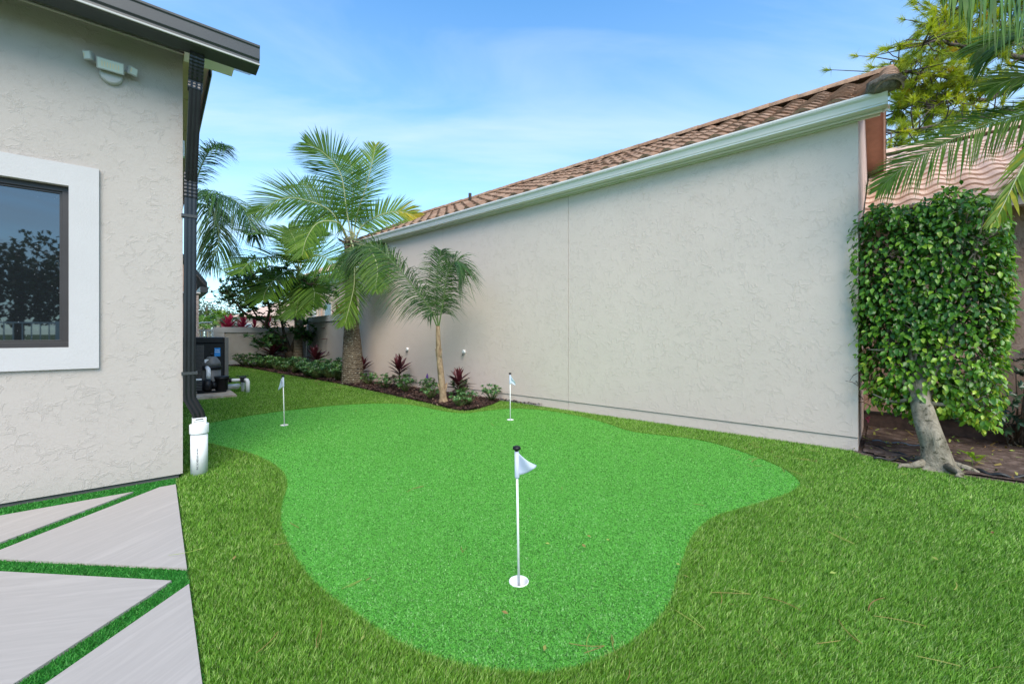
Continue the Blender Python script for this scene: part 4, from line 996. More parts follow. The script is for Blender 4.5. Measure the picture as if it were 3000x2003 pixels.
# ------------------------------------------------------------------ fronds
def leaflet_strip(p0, Dv, Wv, L, w, droop, segs=3):
    vs = []; 
    for k in range(segs+1):
        s_ = k/segs; c = p0 + Dv*L*s_ + np.array([0, 0, -1.0])*droop*L*s_*s_
        ww = w*(0.55 if k == 0 else (1 - 0.15*s_) if k < segs else 0.04) * (1.0 if k < segs-0 else 1)
        if k == segs-1 and segs > 2: ww = w*0.75
        vs += [c - Wv*ww/2, c + Wv*ww/2]
    return vs, [(2*k, 2*k+1, 2*k+3, 2*k+2) for k in range(segs)]
def frond(parent, path, L, n=60, w=0.03, droop=0.15, a0=70, a1=22, tint=(0.25, 0.6), mat_=None, rib=0.014, start=0.18, plumose=0.0, lift=0.15, yellow_tip=0.0, ribmat=None, sag=1.0, hint=None):
    pth = smooth_path(path, 40); mb = MB(); o3 = np.array([0.0, 0, 0])
    base = np.array(parent.location)
    pth = pth - base
    mb2 = MB(); mb2.tube([tuple(p) for p in pth], [rib*(1-0.85*i/39) for i in range(40)], 6, 0.5)
    for i in range(n):
        s_ = start + (1-start)*(i+0.5)/n; fi_ = s_*39; k = min(int(fi_), 38); p = pth[k] + (pth[k+1]-pth[k])*(fi_-k)
        T = nrm(pth[min(k+2, 39)] - pth[max(k-1, 0)])
        hv_ = U if hint is None else np.array(hint, float)
        Sv = np.cross(T, hv_)
        if np.linalg.norm(Sv) < 0.15: Sv = np.cross(T, -F)
        Sv = nrm(Sv); Nv = np.cross(Sv, T)
        q = (s_-start)/(1-start)
        prof = math.sin(math.pi*(0.16+0.80*q))**0.75 if q < 0.9 else math.sin(math.pi*(0.16+0.80*q))**0.75*0.9
        for side in (-1, 1):
            ang = D2R(a0 + (a1-a0)*q + random.uniform(-5, 5))
            vv = lift + random.uniform(-0.05, 0.05) + plumose*random.uniform(-1, 1)
            Dv = nrm(T*math.cos(ang) + Sv*side*math.sin(ang) + Nv*vv)
            Wv = nrm(T - Dv*np.dot(T, Dv) + Nv*random.uniform(-0.35, 0.35))
            LL = L*prof*random.uniform(0.88, 1.08)
            vs, fs = leaflet_strip(p, Dv, Wv, LL, w*random.uniform(0.8, 1.15), droop*random.uniform(0.7, 1.3)*sag)
            tt = random.uniform(*tint) + yellow_tip*max(0, q-0.45)*random.uniform(0.4, 1.6)
            mb.add(vs, fs, min(1.0, tt))
    fo = mb.build('frond', mat_ or M['palm'], parent); mb2.build('midrib', ribmat or M['rachis'], fo)
    return fo
def PP(pts, d0, d1=None):
    d1 = d0 if d1 is None else d1; n = len(pts)
    return [P(x_, y_, d0 + (d1-d0)*i/(n-1)) for i, (x_, y_) in enumerate(pts)]

# large palm in the bed
b1 = G(1035, 1124); d1 = float(np.dot(b1, F))
pa = empty('large_palm', b1, 0, label='largest palm in the mulch bed, thick lichened trunk flaring at its base', cat='palm tree')
zt1 = [(-0.10, 0.33), (0.03, 0.32), (0.25, 0.30), (0.6, 0.275), (1.1, 0.245), (1.6, 0.20), (2.1, 0.165), (2.6, 0.145), (3.1, 0.15), (3.55, 0.15), (3.9, 0.13), (4.15, 0.10)]
lean = (P(1022, 700, d1)-P(1035, 1124, d1)); mb = MB(); pts = []; rr = []
for i in range(44):
    z = -0.05 + 4.15*i/43; r_ = np.interp(z, [a for a, _ in zt1], [b for _, b in zt1]); pts.append((lean[0]*z/4*0.9, lean[1]*z/4*0.9, z)); rr.append(r_*(1+0.010*math.sin(i*2.4)))
mb.tube(pts, rr, 20); mb.build('trunk', M['palm_trunk'], pa)
cd = d1
fr1 = [
 ([(1030,700),(1016,620),(998,510),(950,450),(897,420)], 0.75, (0.2,0.55), 0.0, cd, cd-0.6),
 ([(1020,705),(971,622),(905,590),(833,582),(748,625)], 0.80, (0.2,0.5), 0.15, cd, cd-1.4),
 ([(1018,700),(975,616),(925,560),(885,540),(865,545)], 0.65, (0.25,0.55), 0.2, cd, cd+1.0),
 ([(1036,700),(1045,633),(1072,549),(1092,470),(1100,425)], 0.62, (0.3,0.75), 0.5, cd, cd+0.6),
 ([(1040,705),(1062,662),(1115,630),(1175,620),(1222,638)], 0.55, (0.4,0.8), 0.9, cd, cd+0.3),
 ([(1022,708),(994,655),(935,652),(900,695),(884,750)], 0.62, (0.3,0.75), 0.3, cd, cd-1.6),
 ([(1028,705),(1036,735),(1038,830),(1022,905),(1010,950)], 0.46, (0.2,0.6), 0.3, cd-0.2, cd-0.7),
 ([(1032,700),(1030,620),(1035,540),(1025,470),(1012,455)], 0.60, (0.35,0.7), 0.1, cd, cd+1.1),
 ([(1040,712),(1080,728),(1105,780),(1100,850)], 0.55, (0.2,0.6), 0.2, cd, cd-0.9)]
for pts_, L_, ti_, yt, da, db in fr1:
    hx_ = -F*random.uniform(0.5, 0.95) + U*random.uniform(0.35, 0.7)
    frond(pa, PP(pts_, da, db), L_*1.42, n=92, w=0.030, a0=80, a1=24, droop=0.16, tint=ti_, yellow_tip=yt, rib=0.026, hint=hx_)
mb = MB()
for k in range(46):
    a = random.uniform(0, 6.28); L_ = random.uniform(0.25, 0.9); c = P(random.uniform(1020,1045), random.uniform(680,735), d1) - b1
    mb.tube([c, c + np.array([math.cos(a)*L_*0.4, math.sin(a)*L_*0.4, L_*0.1]), c + np.array([math.cos(a)*L_*0.7, math.sin(a)*L_*0.7, -L_*0.35])], [0.007, 0.005, 0.002], 4, 0.85)
mb.build('flower_stalks', plain('flower_stalk', (0.42,0.36,0.10), 0.6, 0.2), pa)
mb = MB()
for k in range(9):
    a = k*0.7; c = P(1024+2*(k%3), 712, d1) - b1
    mb.tube([c + np.array([math.cos(a)*0.08, math.sin(a)*0.08, -0.15]), c + np.array([math.cos(a)*0.16, math.sin(a)*0.16, 0.02]), c + np.array([math.cos(a)*0.34, math.sin(a)*0.34, 0.10])], [0.05, 0.035, 0.012], 6)
mb.build('leaf_boots', M['palm_trunk'], pa)

# slim palm
b2 = G(873, 1076); d2 = float(np.dot(b2, F))
pb = empty('slim_palm', b2, 0, label='slim straight-trunked palm at the back of the bed before the low garden wall', cat='palm tree')
top = P(876, 800, d2) - b2
mb = MB(); mb.tube([(top[0]*t_, top[1]*t_, -0.03+(top[2]+0.03)*t_) for t_ in np.linspace(0, 1, 24)], [0.19 - 0.07*t_ for t_ in np.linspace(0, 1, 24)], 14); mb.build('trunk', M['slim_trunk'], pb)
fr2 = [([(877,800),(866,752),(830,715),(783,690),(728,684)], 0.85, d2, d2-2.0),
 ([(877,800),(850,765),(790,752),(735,768),(700,800)], 0.85, d2, d2-2.4),
 ([(877,800),(858,790),(815,810),(780,850),(770,880)], 0.75, d2, d2-1.6),
 ([(877,795),(878,830),(874,880),(866,925)], 0.70, d2-0.2, d2-1.2),
 ([(877,800),(895,768),(930,748),(975,770),(1000,810)], 0.80, d2, d2-1.6),
 ([(877,800),(885,750),(905,700),(940,680)], 0.75, d2, d2+1.2),
 ([(877,800),(870,740),(862,700),(845,670)], 0.75, d2, d2+0.8),
 ([(877,800),(900,815),(920,850),(918,900)], 0.65, d2, d2-0.9)]
for pts_, L_, da, db in fr2: frond(pb, PP(pts_, da, db-0.6), L_*1.75, n=80, w=0.046, a0=78, a1=26, droop=0.12, tint=(0.15,0.65), rib=0.03, hint=-F*random.uniform(0.4, 0.9) + U*random.uniform(0.4, 0.8))

# young feathery palm
b4 = G(1299, 1182); d4 = float(np.dot(b4, F))
pc = empty('young_palm', b4, 0, label='young palm with feathery drooping fronds and fibrous trunk in the point of the bed', cat='palm tree')
ct = [P(x_, y_, d4) - b4 for x_, y_ in ((1299,1186),(1297,1150),(1292,1100),(1287,1050),(1284,1000),(1283,955))]
mb = MB(); mb.tube(smooth_path(ct, 26), np.interp(np.linspace(0,1,26), [0,0.12,0.4,0.8,1], [0.125,0.075,0.065,0.05,0.04]), 12); mb.build('trunk', M['young_trunk'], pc)
mb = MB()
for k in range(7):
    a = k*0.9; c = np.array(ct[1+k % 3]); mb.tube([c, c+np.array([math.cos(a)*0.06, math.sin(a)*0.06, 0.05]), c+np.array([math.cos(a)*0.10, math.sin(a)*0.10, 0.20])], [0.035, 0.022, 0.005], 5)
mb.build('leaf_sheaths', M['young_trunk'], pc)
fq = dict(mat_=M['queen'], ribmat=M['rachis_dark'], plumose=0.6, droop=0.75, w=0.0155, hint=-F*0.7+U*0.6, a0=60, a1=30, lift=0.1, tint=(0.05,0.75), rib=0.016)
frond(pc, PP([(1284,965),(1281,900),(1281,820),(1287,760),(1292,735)], d4, d4+0.2), 0.86, n=140, start=0.16, **fq)
frond(pc, PP([(1282,960),(1254,897),(1214,844),(1164,782),(1106,728),(1050,722),(1000,770)], d4, d4-0.5), 0.74, n=195, start=0.14, **fq)
frond(pc, PP([(1285,960),(1299,880),(1312,800),(1338,765),(1362,790)], d4, d4-0.4), 0.74, n=140, start=0.14, **fq)
frond(pc, PP([(1286,955),(1270,915),(1252,925)], d4, d4-0.2), 0.25, n=18, start=0.3, **fq)

# tall feathery palm behind the left house
b5 = G(560, 1086); d5 = float(np.dot(b5, F)); b5 = P(556, 978, 16.5); b5[2] = 0; 
pe_ = empty('tall_palm', b5, 0, label='tall feathery palm with grey green drooping fronds showing right of the downspout', cat='palm tree')
topp = P(556, 610, 16.5) - b5; mb = MB(); mb.tube([(0,0,0-0.03),(topp[0]*.5, topp[1]*.5, topp[2]*.5), tuple(topp)], [0.2,0.15,0.13], 12); mb.build('trunk', M['slim_trunk'], pe_)
fq2 = dict(mat_=M['queen'], ribmat=M['rachis_dark'], plumose=0.5, w=0.034, a0=62, a1=30, lift=0.1, tint=(0.1,0.7), rib=0.03)
frond(pe_, PP([(560,610),(577,522),(608,450),(640,425),(668,430)], 16.5, 15.6), 0.85, n=120, start=0.2, droop=0.55, **fq2)
frond(pe_, PP([(562,600),(600,572),(653,572),(715,612),(748,700)], 16.5, 15.2), 1.25, n=150, start=0.12, droop=0.75, **fq2)
frond(pe_, PP([(562,605),(600,600),(634,650),(640,715),(615,785)], 16.5, 15.4), 1.15, n=150, start=0.12, droop=0.75, **fq2)
frond(pe_, PP([(560,605),(590,560),(630,590),(660,640)], 16.5, 17.6), 1.0, n=90, start=0.1, droop=0.7, **fq2)
frond(pe_, PP([(556,605),(520,560),(480,560),(450,600)], 16.5, 16.5), 1.0, n=80, start=0.1, droop=0.7, **fq2)

# foreground palm, trunk out of frame to the right
b6 = P(3330, 978, 4.6); b6[2] = 0
pf = empty('foreground_palm', b6, 0, label='near palm leaning in from the right, its long arching fronds hanging over the salmon roof', cat='palm tree')
cr6 = P(3240, 230, 4.35)
mb = MB(); t6 = cr6 - b6; mb.tube([(t6[0]*s, t6[1]*s, t6[2]*s-0.03*(1-s)) for s in np.linspace(0,1,20)], [0.17-0.07*s for s in np.linspace(0,1,20)], 14); mb.build('trunk', M['slim_trunk'], pf)
ff = dict(w=0.026, droop=0.10, tint=(0.2,0.6), rib=0.016, ribmat=M['rachis_dark'], hint=-F*0.85+U*0.5)
frond(pf, [cr6] + PP([(3080,300),(3000,335),(2897,362),(2759,425),(2644,494),(2572,556)], 4.3, 4.7), 0.52, n=100, a0=66, a1=25, start=0.12, lift=0.05, **{**ff, 'droop': 0.22, 'w': 0.0165})
frond(pf, [cr6] + PP([(3080,60),(2980,-30),(2860,-60),(2760,-40)], 4.2, 3.9), 0.85, n=84, a0=70, a1=30, start=0.1, lift=0.0, **{**ff, 'droop': 0.5})
frond(pf, [cr6] + PP([(3150,130),(3060,95),(2960,100),(2860,150)], 4.2, 4.6), 0.62, n=70, a0=70, a1=30, start=0.1, lift=0.1, **{**ff, 'droop': 0.45})
frond(pf, [cr6] + PP([(3120,220),(3040,215),(2960,235),(2900,262)], 4.3, 4.4), 0.42, n=36, a0=45, a1=18, start=0.1, lift=0.0, **ff)
frond(pf, [cr6] + PP([(3120,330),(3050,400),(2990,500),(2940,600),(2912,655)], 4.1, 3.7), 0.34, n=40, a0=30, a1=12, start=0.2, lift=0.0, tint=(0.6,0.9), w=0.03, droop=0.15, rib=0.014)
frond(pf, [cr6] + PP([(3150,290),(3060,300),(2990,300)], 4.1, 3.8), 0.30, n=24, a0=35, a1=14, start=0.3, lift=0.0, tint=(0.65,0.95), w=0.03, droop=0.15, rib=0.012)
frond(pf, [cr6] + PP([(3300,100),(3420,40),(3540,120)], 4.3, 4.6), 0.5, n=40, **ff)
frond(pf, [cr6] + PP([(3300,260),(3420,300),(3480,420)], 4.3, 4.9), 0.5, n=40, **ff)

# ------------------------------------------------------------------ leaves
def leaf_mesh(name, L, w, m, fold=0.25, curl=0.25, tip=0.0, tint=0.5):
    mb = MB(); ys = [0, 0.22, 0.5, 0.8, 1.0]; ws = [0.06, 0.8, 1.0, 0.5, 0.02]
    for a, b in zip(ys, ws):
        z = -curl*L*a*a; hw_ = w*b/2
        mb.v += [(-hw_, a*L, z + fold*hw_), (0, a*L, z), (hw_, a*L, z + fold*hw_)]
    for i in range(4):
        mb.f += [(3*i, 3*i+1, 3*i+4, 3*i+3), (3*i+1, 3*i+2, 3*i+5, 3*i+4)]; mb.t += [tint]*2; mb.sm += [True]*2
    return mb.mesh(name, m)
LT = np.array([(-.03,0,.0),(.03,0,0),(.45,.35,.12),(0,.42,-.03),(-.45,.35,.12),(.30,.75,.03),(0,.78,-.10),(-.30,.75,.03),(0,1.0,-.28)])
LF = [(0,1,3),(1,2,3),(0,3,4),(3,2,5,6),(4,3,6,7),(6,5,8),(7,6,8)]
def leaf_cloud(mb, pos, direc, nor, L, w, tints):
    """adds simple folded leaves"""
    for p, d_, n_, l_, w_, t_ in zip(pos, direc, nor, L, w, tints):
        d_ = nrm(d_); s_ = nrm(np.cross(d_, n_)); n2 = np.cross(s_, d_)
        vs = [p + s_*(a[0]*w_) + d_*(a[1]*l_) + n2*(a[2]*w_) for a in LT]
        mb.add(vs, LF, t_, True)

# clipped fig tree
b7 = G(2745, 1374); d7 = float(np.dot(b7, F))
fg = empty('clipped_fig_tree', b7, 0, label='boxy clipped fig tree on a leaning grey trunk in front of the pink house', cat='tree')
tr = [P(x_, y_, d7 + dd) - b7 for x_, y_, dd in ((2752,1382,0),(2745,1350,0.0),(2738,1310,0.03),(2722,1260,0.06),(2705,1200,0.16),(2696,1150,0.22),(2698,1060,0.32),(2704,980,0.40))]
mb = MB()
pth = smooth_path(tr, 40); rr = np.interp(np.linspace(0,1,40), [0,0.06,0.14,0.3,0.6,0.8,1], [0.21,0.15,0.125,0.11,0.09,0.075,0.05])
n = 28; prev = None
for i, p in enumerate(pth):
    fl_ = max(0, 1 - i/12.0)
    for k in range(n):
        g = 2*math.pi*k/n; r_ = rr[i]*(1 + 0.28*fl_*fl_*math.cos(5*g+0.6) + 0.05*math.sin(3*g+i*0.12) + 0.03*math.sin(7*g-i*0.2))
        mb.v.append((p[0]+r_*math.cos(g), p[1]+r_*math.sin(g), p[2]))
for i in range(39):
    for k in range(n): mb.f.append((i*n+k, i*n+(k+1)%n, (i+1)*n+(k+1)%n, (i+1)*n+k)); mb.t.append(.5); mb.sm.append(True)
mb.build('trunk', M['fig_bark'], fg)
mb = MB()
for a, L_, r_ in ((5.6, 0.10, 0.03), (-0.5, 0.2, 0.028), (0.5, 0.12, 0.03), (4.9, 0.08, 0.028), (3.7, 0.05, 0.03), (2.2, 0.15, 0.03)):
    dv = np.array([math.cos(a), math.sin(a), 0]); sd_ = np.array([-dv[1], dv[0], 0])
    mb.tube([dv*0.12 + U*0.07, dv*0.25 + U*0.035 + sd_*0.02, dv*(0.25+L_*0.5) + U*0.02 - sd_*0.03, dv*(0.25+L_) + U*0.005 + sd_*0.03], [r_*1.3, r_, r_*0.7, 0.006], 8)
mb.build('roots', M['fig_bark'], fg)
# crown: rounded slab, width along the picture plane
cc = P(2712, 908, 4.82) - b7; hw_, hd_, hh_ = 0.61, 0.40, 1.20
Fc = nrm(F + R*0.975); Rc = nrm(R - F*0.975)
def crown_pt(a, b, c): return cc + Rc*a*hw_ + Fc*b*hd_ + U*c*hh_
limbs = MB()
for k in range(34):
    a, b, c = random.uniform(-.9,.9), random.uniform(-.8,.8), random.uniform(-.85,.95)
    st_ = pth[random.randint(24, 39)]
    e_ = crown_pt(a, b, c); mid = (st_+e_)/2 + np.array([random.uniform(-.08,.08), random.uniform(-.08,.08), -0.08])
    limbs.tube(smooth_path([st_, mid, e_], 7), np.linspace(0.03, 0.006, 7), 6)
limbs.build('branches', M['fig_bark'], fg)
tw = MB()
for k in range(520):
    a, b, c = random.uniform(-.95,.95), random.uniform(-.95,.9), random.uniform(-.95,.95)
    p = crown_pt(a, b, c); q = p + np.array([random.uniform(-.16,.16), random.uniform(-.16,.16), random.uniform(-.12,.14)]); tw.tube([p, (p+q)/2+np.array([0,0,.02]), q], [0.005,0.004,0.002], 4)
tw.build('twigs', M['tree_bark'], fg, kind='stuff')
def fig_leaves(n, near_only=False):
    out_ = []
    while len(out_) < n:
        # sample on the shell of a superellipsoid
        v = rng.normal(size=3); e_ = 9.0; s_ = (abs(v[0])**e_ + abs(v[1])**e_ + abs(v[2])**e_)**(1/e_); q = v/s_
        if near_only and (q[1] > -0.75): continue
        c_ = q[2]
        # narrower skirt low down on the left and thin places
        shrink = 1.0 - (0.20 if c_ < -0.35 else 0)*min(1, (-0.35-c_)/0.5)*(1 if q[0] < 0 else 0.45)
        lumps = 1 + 0.03*math.sin(q[0]*7+q[2]*5) + 0.03*math.sin(q[2]*11-q[0]*3+q[1]*4)
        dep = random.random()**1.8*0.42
        if c_ < -0.35 and random.random() < 0.22: continue
        hole = math.sin(q[0]*4.1+1.3)*math.sin(q[2]*5.3+0.4)
        if hole > 0.8 and random.random() < 0.6: continue
        k = (1-dep if not near_only else 1.0+random.uniform(-0.02,0.05))*lumps
        p = crown_pt(q[0]*k*shrink, q[1]*k, q[2]*k + (0.04*math.sin(q[0]*6)))
        if q[2] < -0.6 and q[0] < 0.1: p = p + U*0.22*random.random()
        nn_ = nrm(Rc*q[0]**3/hw_ + Fc*q[1]**3/hd_ + U*q[2]**3/hh_)
        dr = nrm(nn_*0.55 + np.array([0, 0, -0.85]) + rng.normal(size=3)*0.42)
        up = nrm(nn_*0.8 + U*0.55 + rng.normal(size=3)*0.35)
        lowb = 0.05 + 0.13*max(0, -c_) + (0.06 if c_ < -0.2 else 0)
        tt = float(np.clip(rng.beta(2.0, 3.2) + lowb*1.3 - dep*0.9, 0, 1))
        out_.append((p, dr, up, random.uniform(0.048, 0.080), tt))
    return out_
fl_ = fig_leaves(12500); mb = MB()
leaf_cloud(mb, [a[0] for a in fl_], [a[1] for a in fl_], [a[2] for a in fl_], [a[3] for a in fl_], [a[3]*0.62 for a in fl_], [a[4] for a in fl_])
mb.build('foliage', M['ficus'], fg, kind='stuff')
lm = []
for k in range(6):
    q = MB(); q.add([(a[0]*0.046, a[1]*0.074, a[2]*0.046) for a in LT], LF, 0.2+0.12*k, True); lm.append(q.mesh('leaf', M['ficus']))
for p, dr, up, L_, tt in fig_leaves(290, True):
    o = bpy.data.objects.new('leaf', lm[min(5, int(tt*7))]); col.objects.link(o); o.parent = fg; o.location = p
    s_ = nrm(np.cross(dr, up)); n2 = np.cross(s_, dr); o.rotation_euler = Matrix((s_, dr, n2)).transposed().to_euler()

# dark shrub at the right
def rosettes(mb, pts, L, w, nl, tr_, upb=0.5, spread=1.0):
    for p, ax in pts:
        ax = nrm(ax); a1 = nrm(np.cross(ax, np.array([0.3, 0.5, 0.81]))); a2 = np.cross(ax, a1); k0 = random.uniform(0, 6.28)
        for k in range(nl):
            g = k0 + 2*math.pi*k/nl + random.uniform(-.25, .25)
            dr = nrm((a1*math.cos(g)+a2*math.sin(g))*spread + ax*random.uniform(upb-0.3, upb+0.4)); l_ = L*random.uniform(0.7, 1.15)
            s_ = nrm(np.cross(dr, ax)); n2 = np.cross(s_, dr)
            t_ = random.uniform(*tr_)
            mb.add([p + s_*(a[0]*w) + dr*(a[1]*l_) + n2*(a[2]*w*0.7) for a in LT], LF, t_, True)
b8 = P(2985, 978, 5.25); b8[2] = 0
ds_ = empty('dark_shrub', b8, 0, label='dark glossy green shrub at the right edge behind the fig trunk', cat='shrub')
mb = MB(); pts = []
for k in range(330):
    v = nrm(rng.normal(size=3)); 
    if v[2] < -0.75: continue
    r_ = random.uniform(0.6, 1.0)
    pts.append((np.array([0,0,0.62]) + R*v[0]*0.78*r_ + F*v[1]*0.55*r_ + U*v[2]*0.58*r_ + np.array([0, 0, 0.0]), v + U*0.3))
rosettes(mb, pts, 0.085, 0.036, 8, (0.05, 0.85)); mb.build('foliage', M['darkshrub'], ds_)
mb = MB()
for k in range(26):
    p = pts[k*5][0]; mb.tube([(random.uniform(-.1,.1), random.uniform(-.1,.1), 0), tuple(p*0.5 + np.array([0,0,0.02])), tuple(p)], [0.014, 0.009, 0.004], 5)
mb.build('stems', M['tree_bark'], ds_)
b8b = P(3120, 978, 4.75); b8b[2] = 0
sp = empty('seedling', G(2848, 1372), 0, label='small bright green seedling right of the fig trunk', cat='seedling')
mb = MB(); rosettes(mb, [(np.array([0.0,0,0.13]), np.array([0,0,1.0])), (np.array([0.05,-0.03,0.07]), np.array([.3,-.2,1.0]))], 0.13, 0.04, 6, (0.6, 1.0)); mb.build('leaves', M['ficus'], sp)
MB().tube([(0,0,0),(0,0,0.13)], 0.004, 5).build('stem', M['stem'], sp)
fw_ = empty('fallen_flower', PL(2541, 1225, (X0+0.35, 0, 0), (1,0,0)), 0, label='pink hibiscus-like bloom caught at the corner of the stained end wall', cat='flower')
mb = MB(); rosettes(mb, [(np.array([0,0,0.0]), -F)], 0.05, 0.04, 5, (0.5,0.5), 0.4); mb.build('petals', M['pink_flower'], fw_)
MB().tube([(0,0,0), tuple(nrm(-F)*0.05)], 0.004, 5).build('stamen', M['straw'], fw_)
for pts_, r_, m_, lb in (([(2560,1305),(2620,1325),(2680,1338),(2705,1340)], 0.013, 'hose', 'black irrigation hose in the soil left of the fig trunk'),
                        ([(2560,1342),(2620,1344),(2670,1338),(2690,1332)], 0.012, 'hose', 'black hose half buried along the lawn edge by the wall corner'),
                        ([(2555,1290),(2620,1296),(2690,1304),(2735,1312)], 0.007, 'hose_blue', 'thin slate blue tube crossing the soil behind the fig trunk'),
                        ([(2860,1376),(2900,1386),(2950,1394),(3010,1396),(3080,1400)], 0.016, 'hose', 'thick black hose in the soil at the right edge')):
    gp_ = smooth_path([G(*q, 0.035) for q in pts_], 20); MB().tube([tuple(q + np.array([0,0,0.012*math.sin(i)])) for i, q in enumerate(gp_)], r_, 8).build('garden_hose', M[m_], label=lb, cat='hose', group='irrigation lines in the soil')

# ------------------------------------------------------------------ cordylines (every leaf a part)
cl = [leaf_mesh('leaf', L_, w_, M['cordy'], 0.5, cu, tint=t_) for L_, w_, cu, t_ in ((0.34,0.055,0.55,0.15),(0.38,0.065,0.35,0.45),(0.36,0.085,0.12,0.75),(0.30,0.095,0.05,1.0))]
cl_r = [leaf_mesh('leaf', L_, w_, M['cordy_red'], 0.5, cu, tint=t_) for L_, w_, cu, t_ in ((0.42,0.06,0.5,0.1),(0.46,0.08,0.3,0.4),(0.42,0.10,0.12,0.75),(0.36,0.11,0.05,1.0))]
def cordyline(loc, h, s_, label, meshes=cl, group='dark red cordylines in the bed', nl=34, z0=0.0):
    o = empty('cordyline', (loc[0], loc[1], z0), random.uniform(0, 6.28), label=label, cat='cordyline', group=group)
    st_ = MB(); st_.tube([(0,0,-0.02), (0.01,0,h*0.5), (0,0,h)], [0.022,0.018,0.014], 7); st_.build('stem', M['tree_bark'], o)
    for k in range(nl):
        q = k/(nl-1); el = D2R(-5 + 84*q**1.25 + random.uniform(-9, 9)); g = k*2.4 + random.uniform(-.3,.3)
        me = meshes[min(3, int(q*4))]
        l_ = bpy.data.objects.new('leaf', me); col.objects.link(l_); l_.parent = o
        l_.location = (0, 0, h*(0.25 + 0.75*q)); l_.rotation_mode = 'XYZ'; l_.rotation_euler = (el, random.uniform(-.3,.3), g); l_.scale = (s_, s_, s_)
    return o
cordyline(PL(1170, 1128, (X0-0.38,0,0), (1,0,0)), 0.62, 1.12, 'tallest dark red cordyline, between the large palm and the young palm')
cordyline(PL(1343, 1128, (X0-0.42,0,0), (1,0,0)), 0.42, 1.02, 'dark red cordyline right of the young palm trunk')
cordyline(PL(1064, 1128, (X0-0.30,0,0), (1,0,0)), 0.55, 1.0, 'dark cordyline half hidden behind the thick palm trunk')
cordyline(G(925, 1093), 0.62, 1.55, 'dark cordyline in front of the taller garden wall')
cordyline(G(800, 1078) , 0.72, 1.75, 'dark cordyline behind the low shrubs, left of the branching tree')
for (px, py, d_, s_, lb) in ((668, 930, 20.6, 2.5, 'crimson cordyline above the low garden wall, leftmost and tallest'), (712, 935, 20.2, 2.2, 'crimson cordyline above the low wall, just right of the tallest'), (745, 944, 20.0, 1.4, 'small crimson cordyline above the low wall, in the middle'), (785, 938, 20.0, 2.1, 'crimson cordyline above the low wall behind the branching tree')):
    p = P(px, py, d_); cordyline(p, 1.35, s_*0.62, lb, cl_r, 'crimson cordylines above the garden wall', 46, z0=0.55)
cordyline(P(992, 900, 17.0), 1.9, 1.6, 'bronze red cordyline above the taller garden wall', cl_r, 'crimson cordylines above the garden wall', 26, z0=0.3)
cordyline(P(882, 945, 20.5), 1.2, 1.4, 'small red cordyline at the step between the two garden walls', cl_r, 'crimson cordylines above the garden wall', 20, z0=0.35)

# ------------------------------------------------------------------ low shrubs
def shrub_mesh(seed, h=0.34, r=0.22, ns=34, L=0.062, w=0.024):
    random.seed(seed); mb = MB(); pts = []
    for k in range(ns):
        a = random.uniform(0, 6.28); q = math.sqrt(random.random()); z = h*(0.35 + 0.65*random.random()*(1-0.35*q))
        pts.append((np.array([math.cos(a)*q*r, math.sin(a)*q*r, z]), np.array([math.cos(a)*q*0.8, math.sin(a)*q*0.8, 1.0])))
    rosettes(mb, pts, L, w, 9, (0.1, 0.95), 0.65)
    st = MB()
    for p, _ in pts: st.tube([(0,0,-0.01), tuple(p*0.55*np.array([1,1,0.9])), tuple(p)], [0.006,0.004,0.003], 4)
    return mb.mesh('foliage', M['shrub']), st.mesh('stems', M['stem'])
protos = [shrub_mesh(s_) for s_ in (11, 12, 13, 14)]
random.seed(99)
def low_shrub(loc, s_, label, group):
    f_, t_ = random.choice(protos); o = empty('low_shrub', (loc[0], loc[1], 0.03), random.uniform(0, 6.28), label=label, cat='shrub', group=group)
    a = link('foliage', f_, o); b = link('stems', t_, o); a.scale = b.scale = (s_, s_, s_*random.uniform(0.9, 1.15)); return o
gF = 'low green shrubs at the point of the bed'
for px, py, s_, lb in ((1443,1178,1.05,'lone leafy shrub nearest the right tip of the bed against the wall base'),
    (1372,1192,0.95,'low shrub at the bed edge in front of the cordyline right of the young palm'),
    (1348,1160,1.15,'low shrub at the foot of the cordyline right of the young palm'),
    (1345,1196,0.9,'low shrub at the bed edge just right of the young palm base'),
    (1262,1172,1.05,'shrub left of the young palm trunk at the bed edge'),
    (1250,1148,0.95,'shrub by the purple marker flag'),
    (1190,1152,1.2,'bushy shrub in front of the tallest cordyline'),
    (1222,1136,1.0,'shrub right of the tallest cordyline near the wall'),
    (1130,1142,1.15,'shrub at the bed edge between the large palm and the tallest cordyline'),
    (1082,1130,1.1,'shrub at the right foot of the large palm'),
    (1105,1118,1.0,'shrub near the wall right of the large palm')):
    low_shrub(G(px, py), s_, lb, gF)
gB = 'low shrubs crowded along the back of the bed'
ROW = ('by the large palm', 'before the taller wall', 'under the slim palm', 'beside the branching tree', 'before the low wall')
for i, (px, py) in enumerate(((988,1118),(965,1112),(942,1108),(972,1101),(948,1096),(918,1104),(898,1098),(925,1112),(880,1094),(862,1096),(900,1106),(838,1092),(815,1088),(842,1082),(792,1084),(812,1076),(770,1081),(786,1074),(748,1078),(764,1072),(728,1076),(712,1073),(1003,1106),(985,1102))):
    low_shrub(G(px, py), 1.45 + random.uniform(-.15,.3), 'low dark green shrub in the crowded back row ' + ROW[0 if px > 960 else 1 if px > 900 else 2 if px > 865 else 3 if px > 800 else 4], gB)

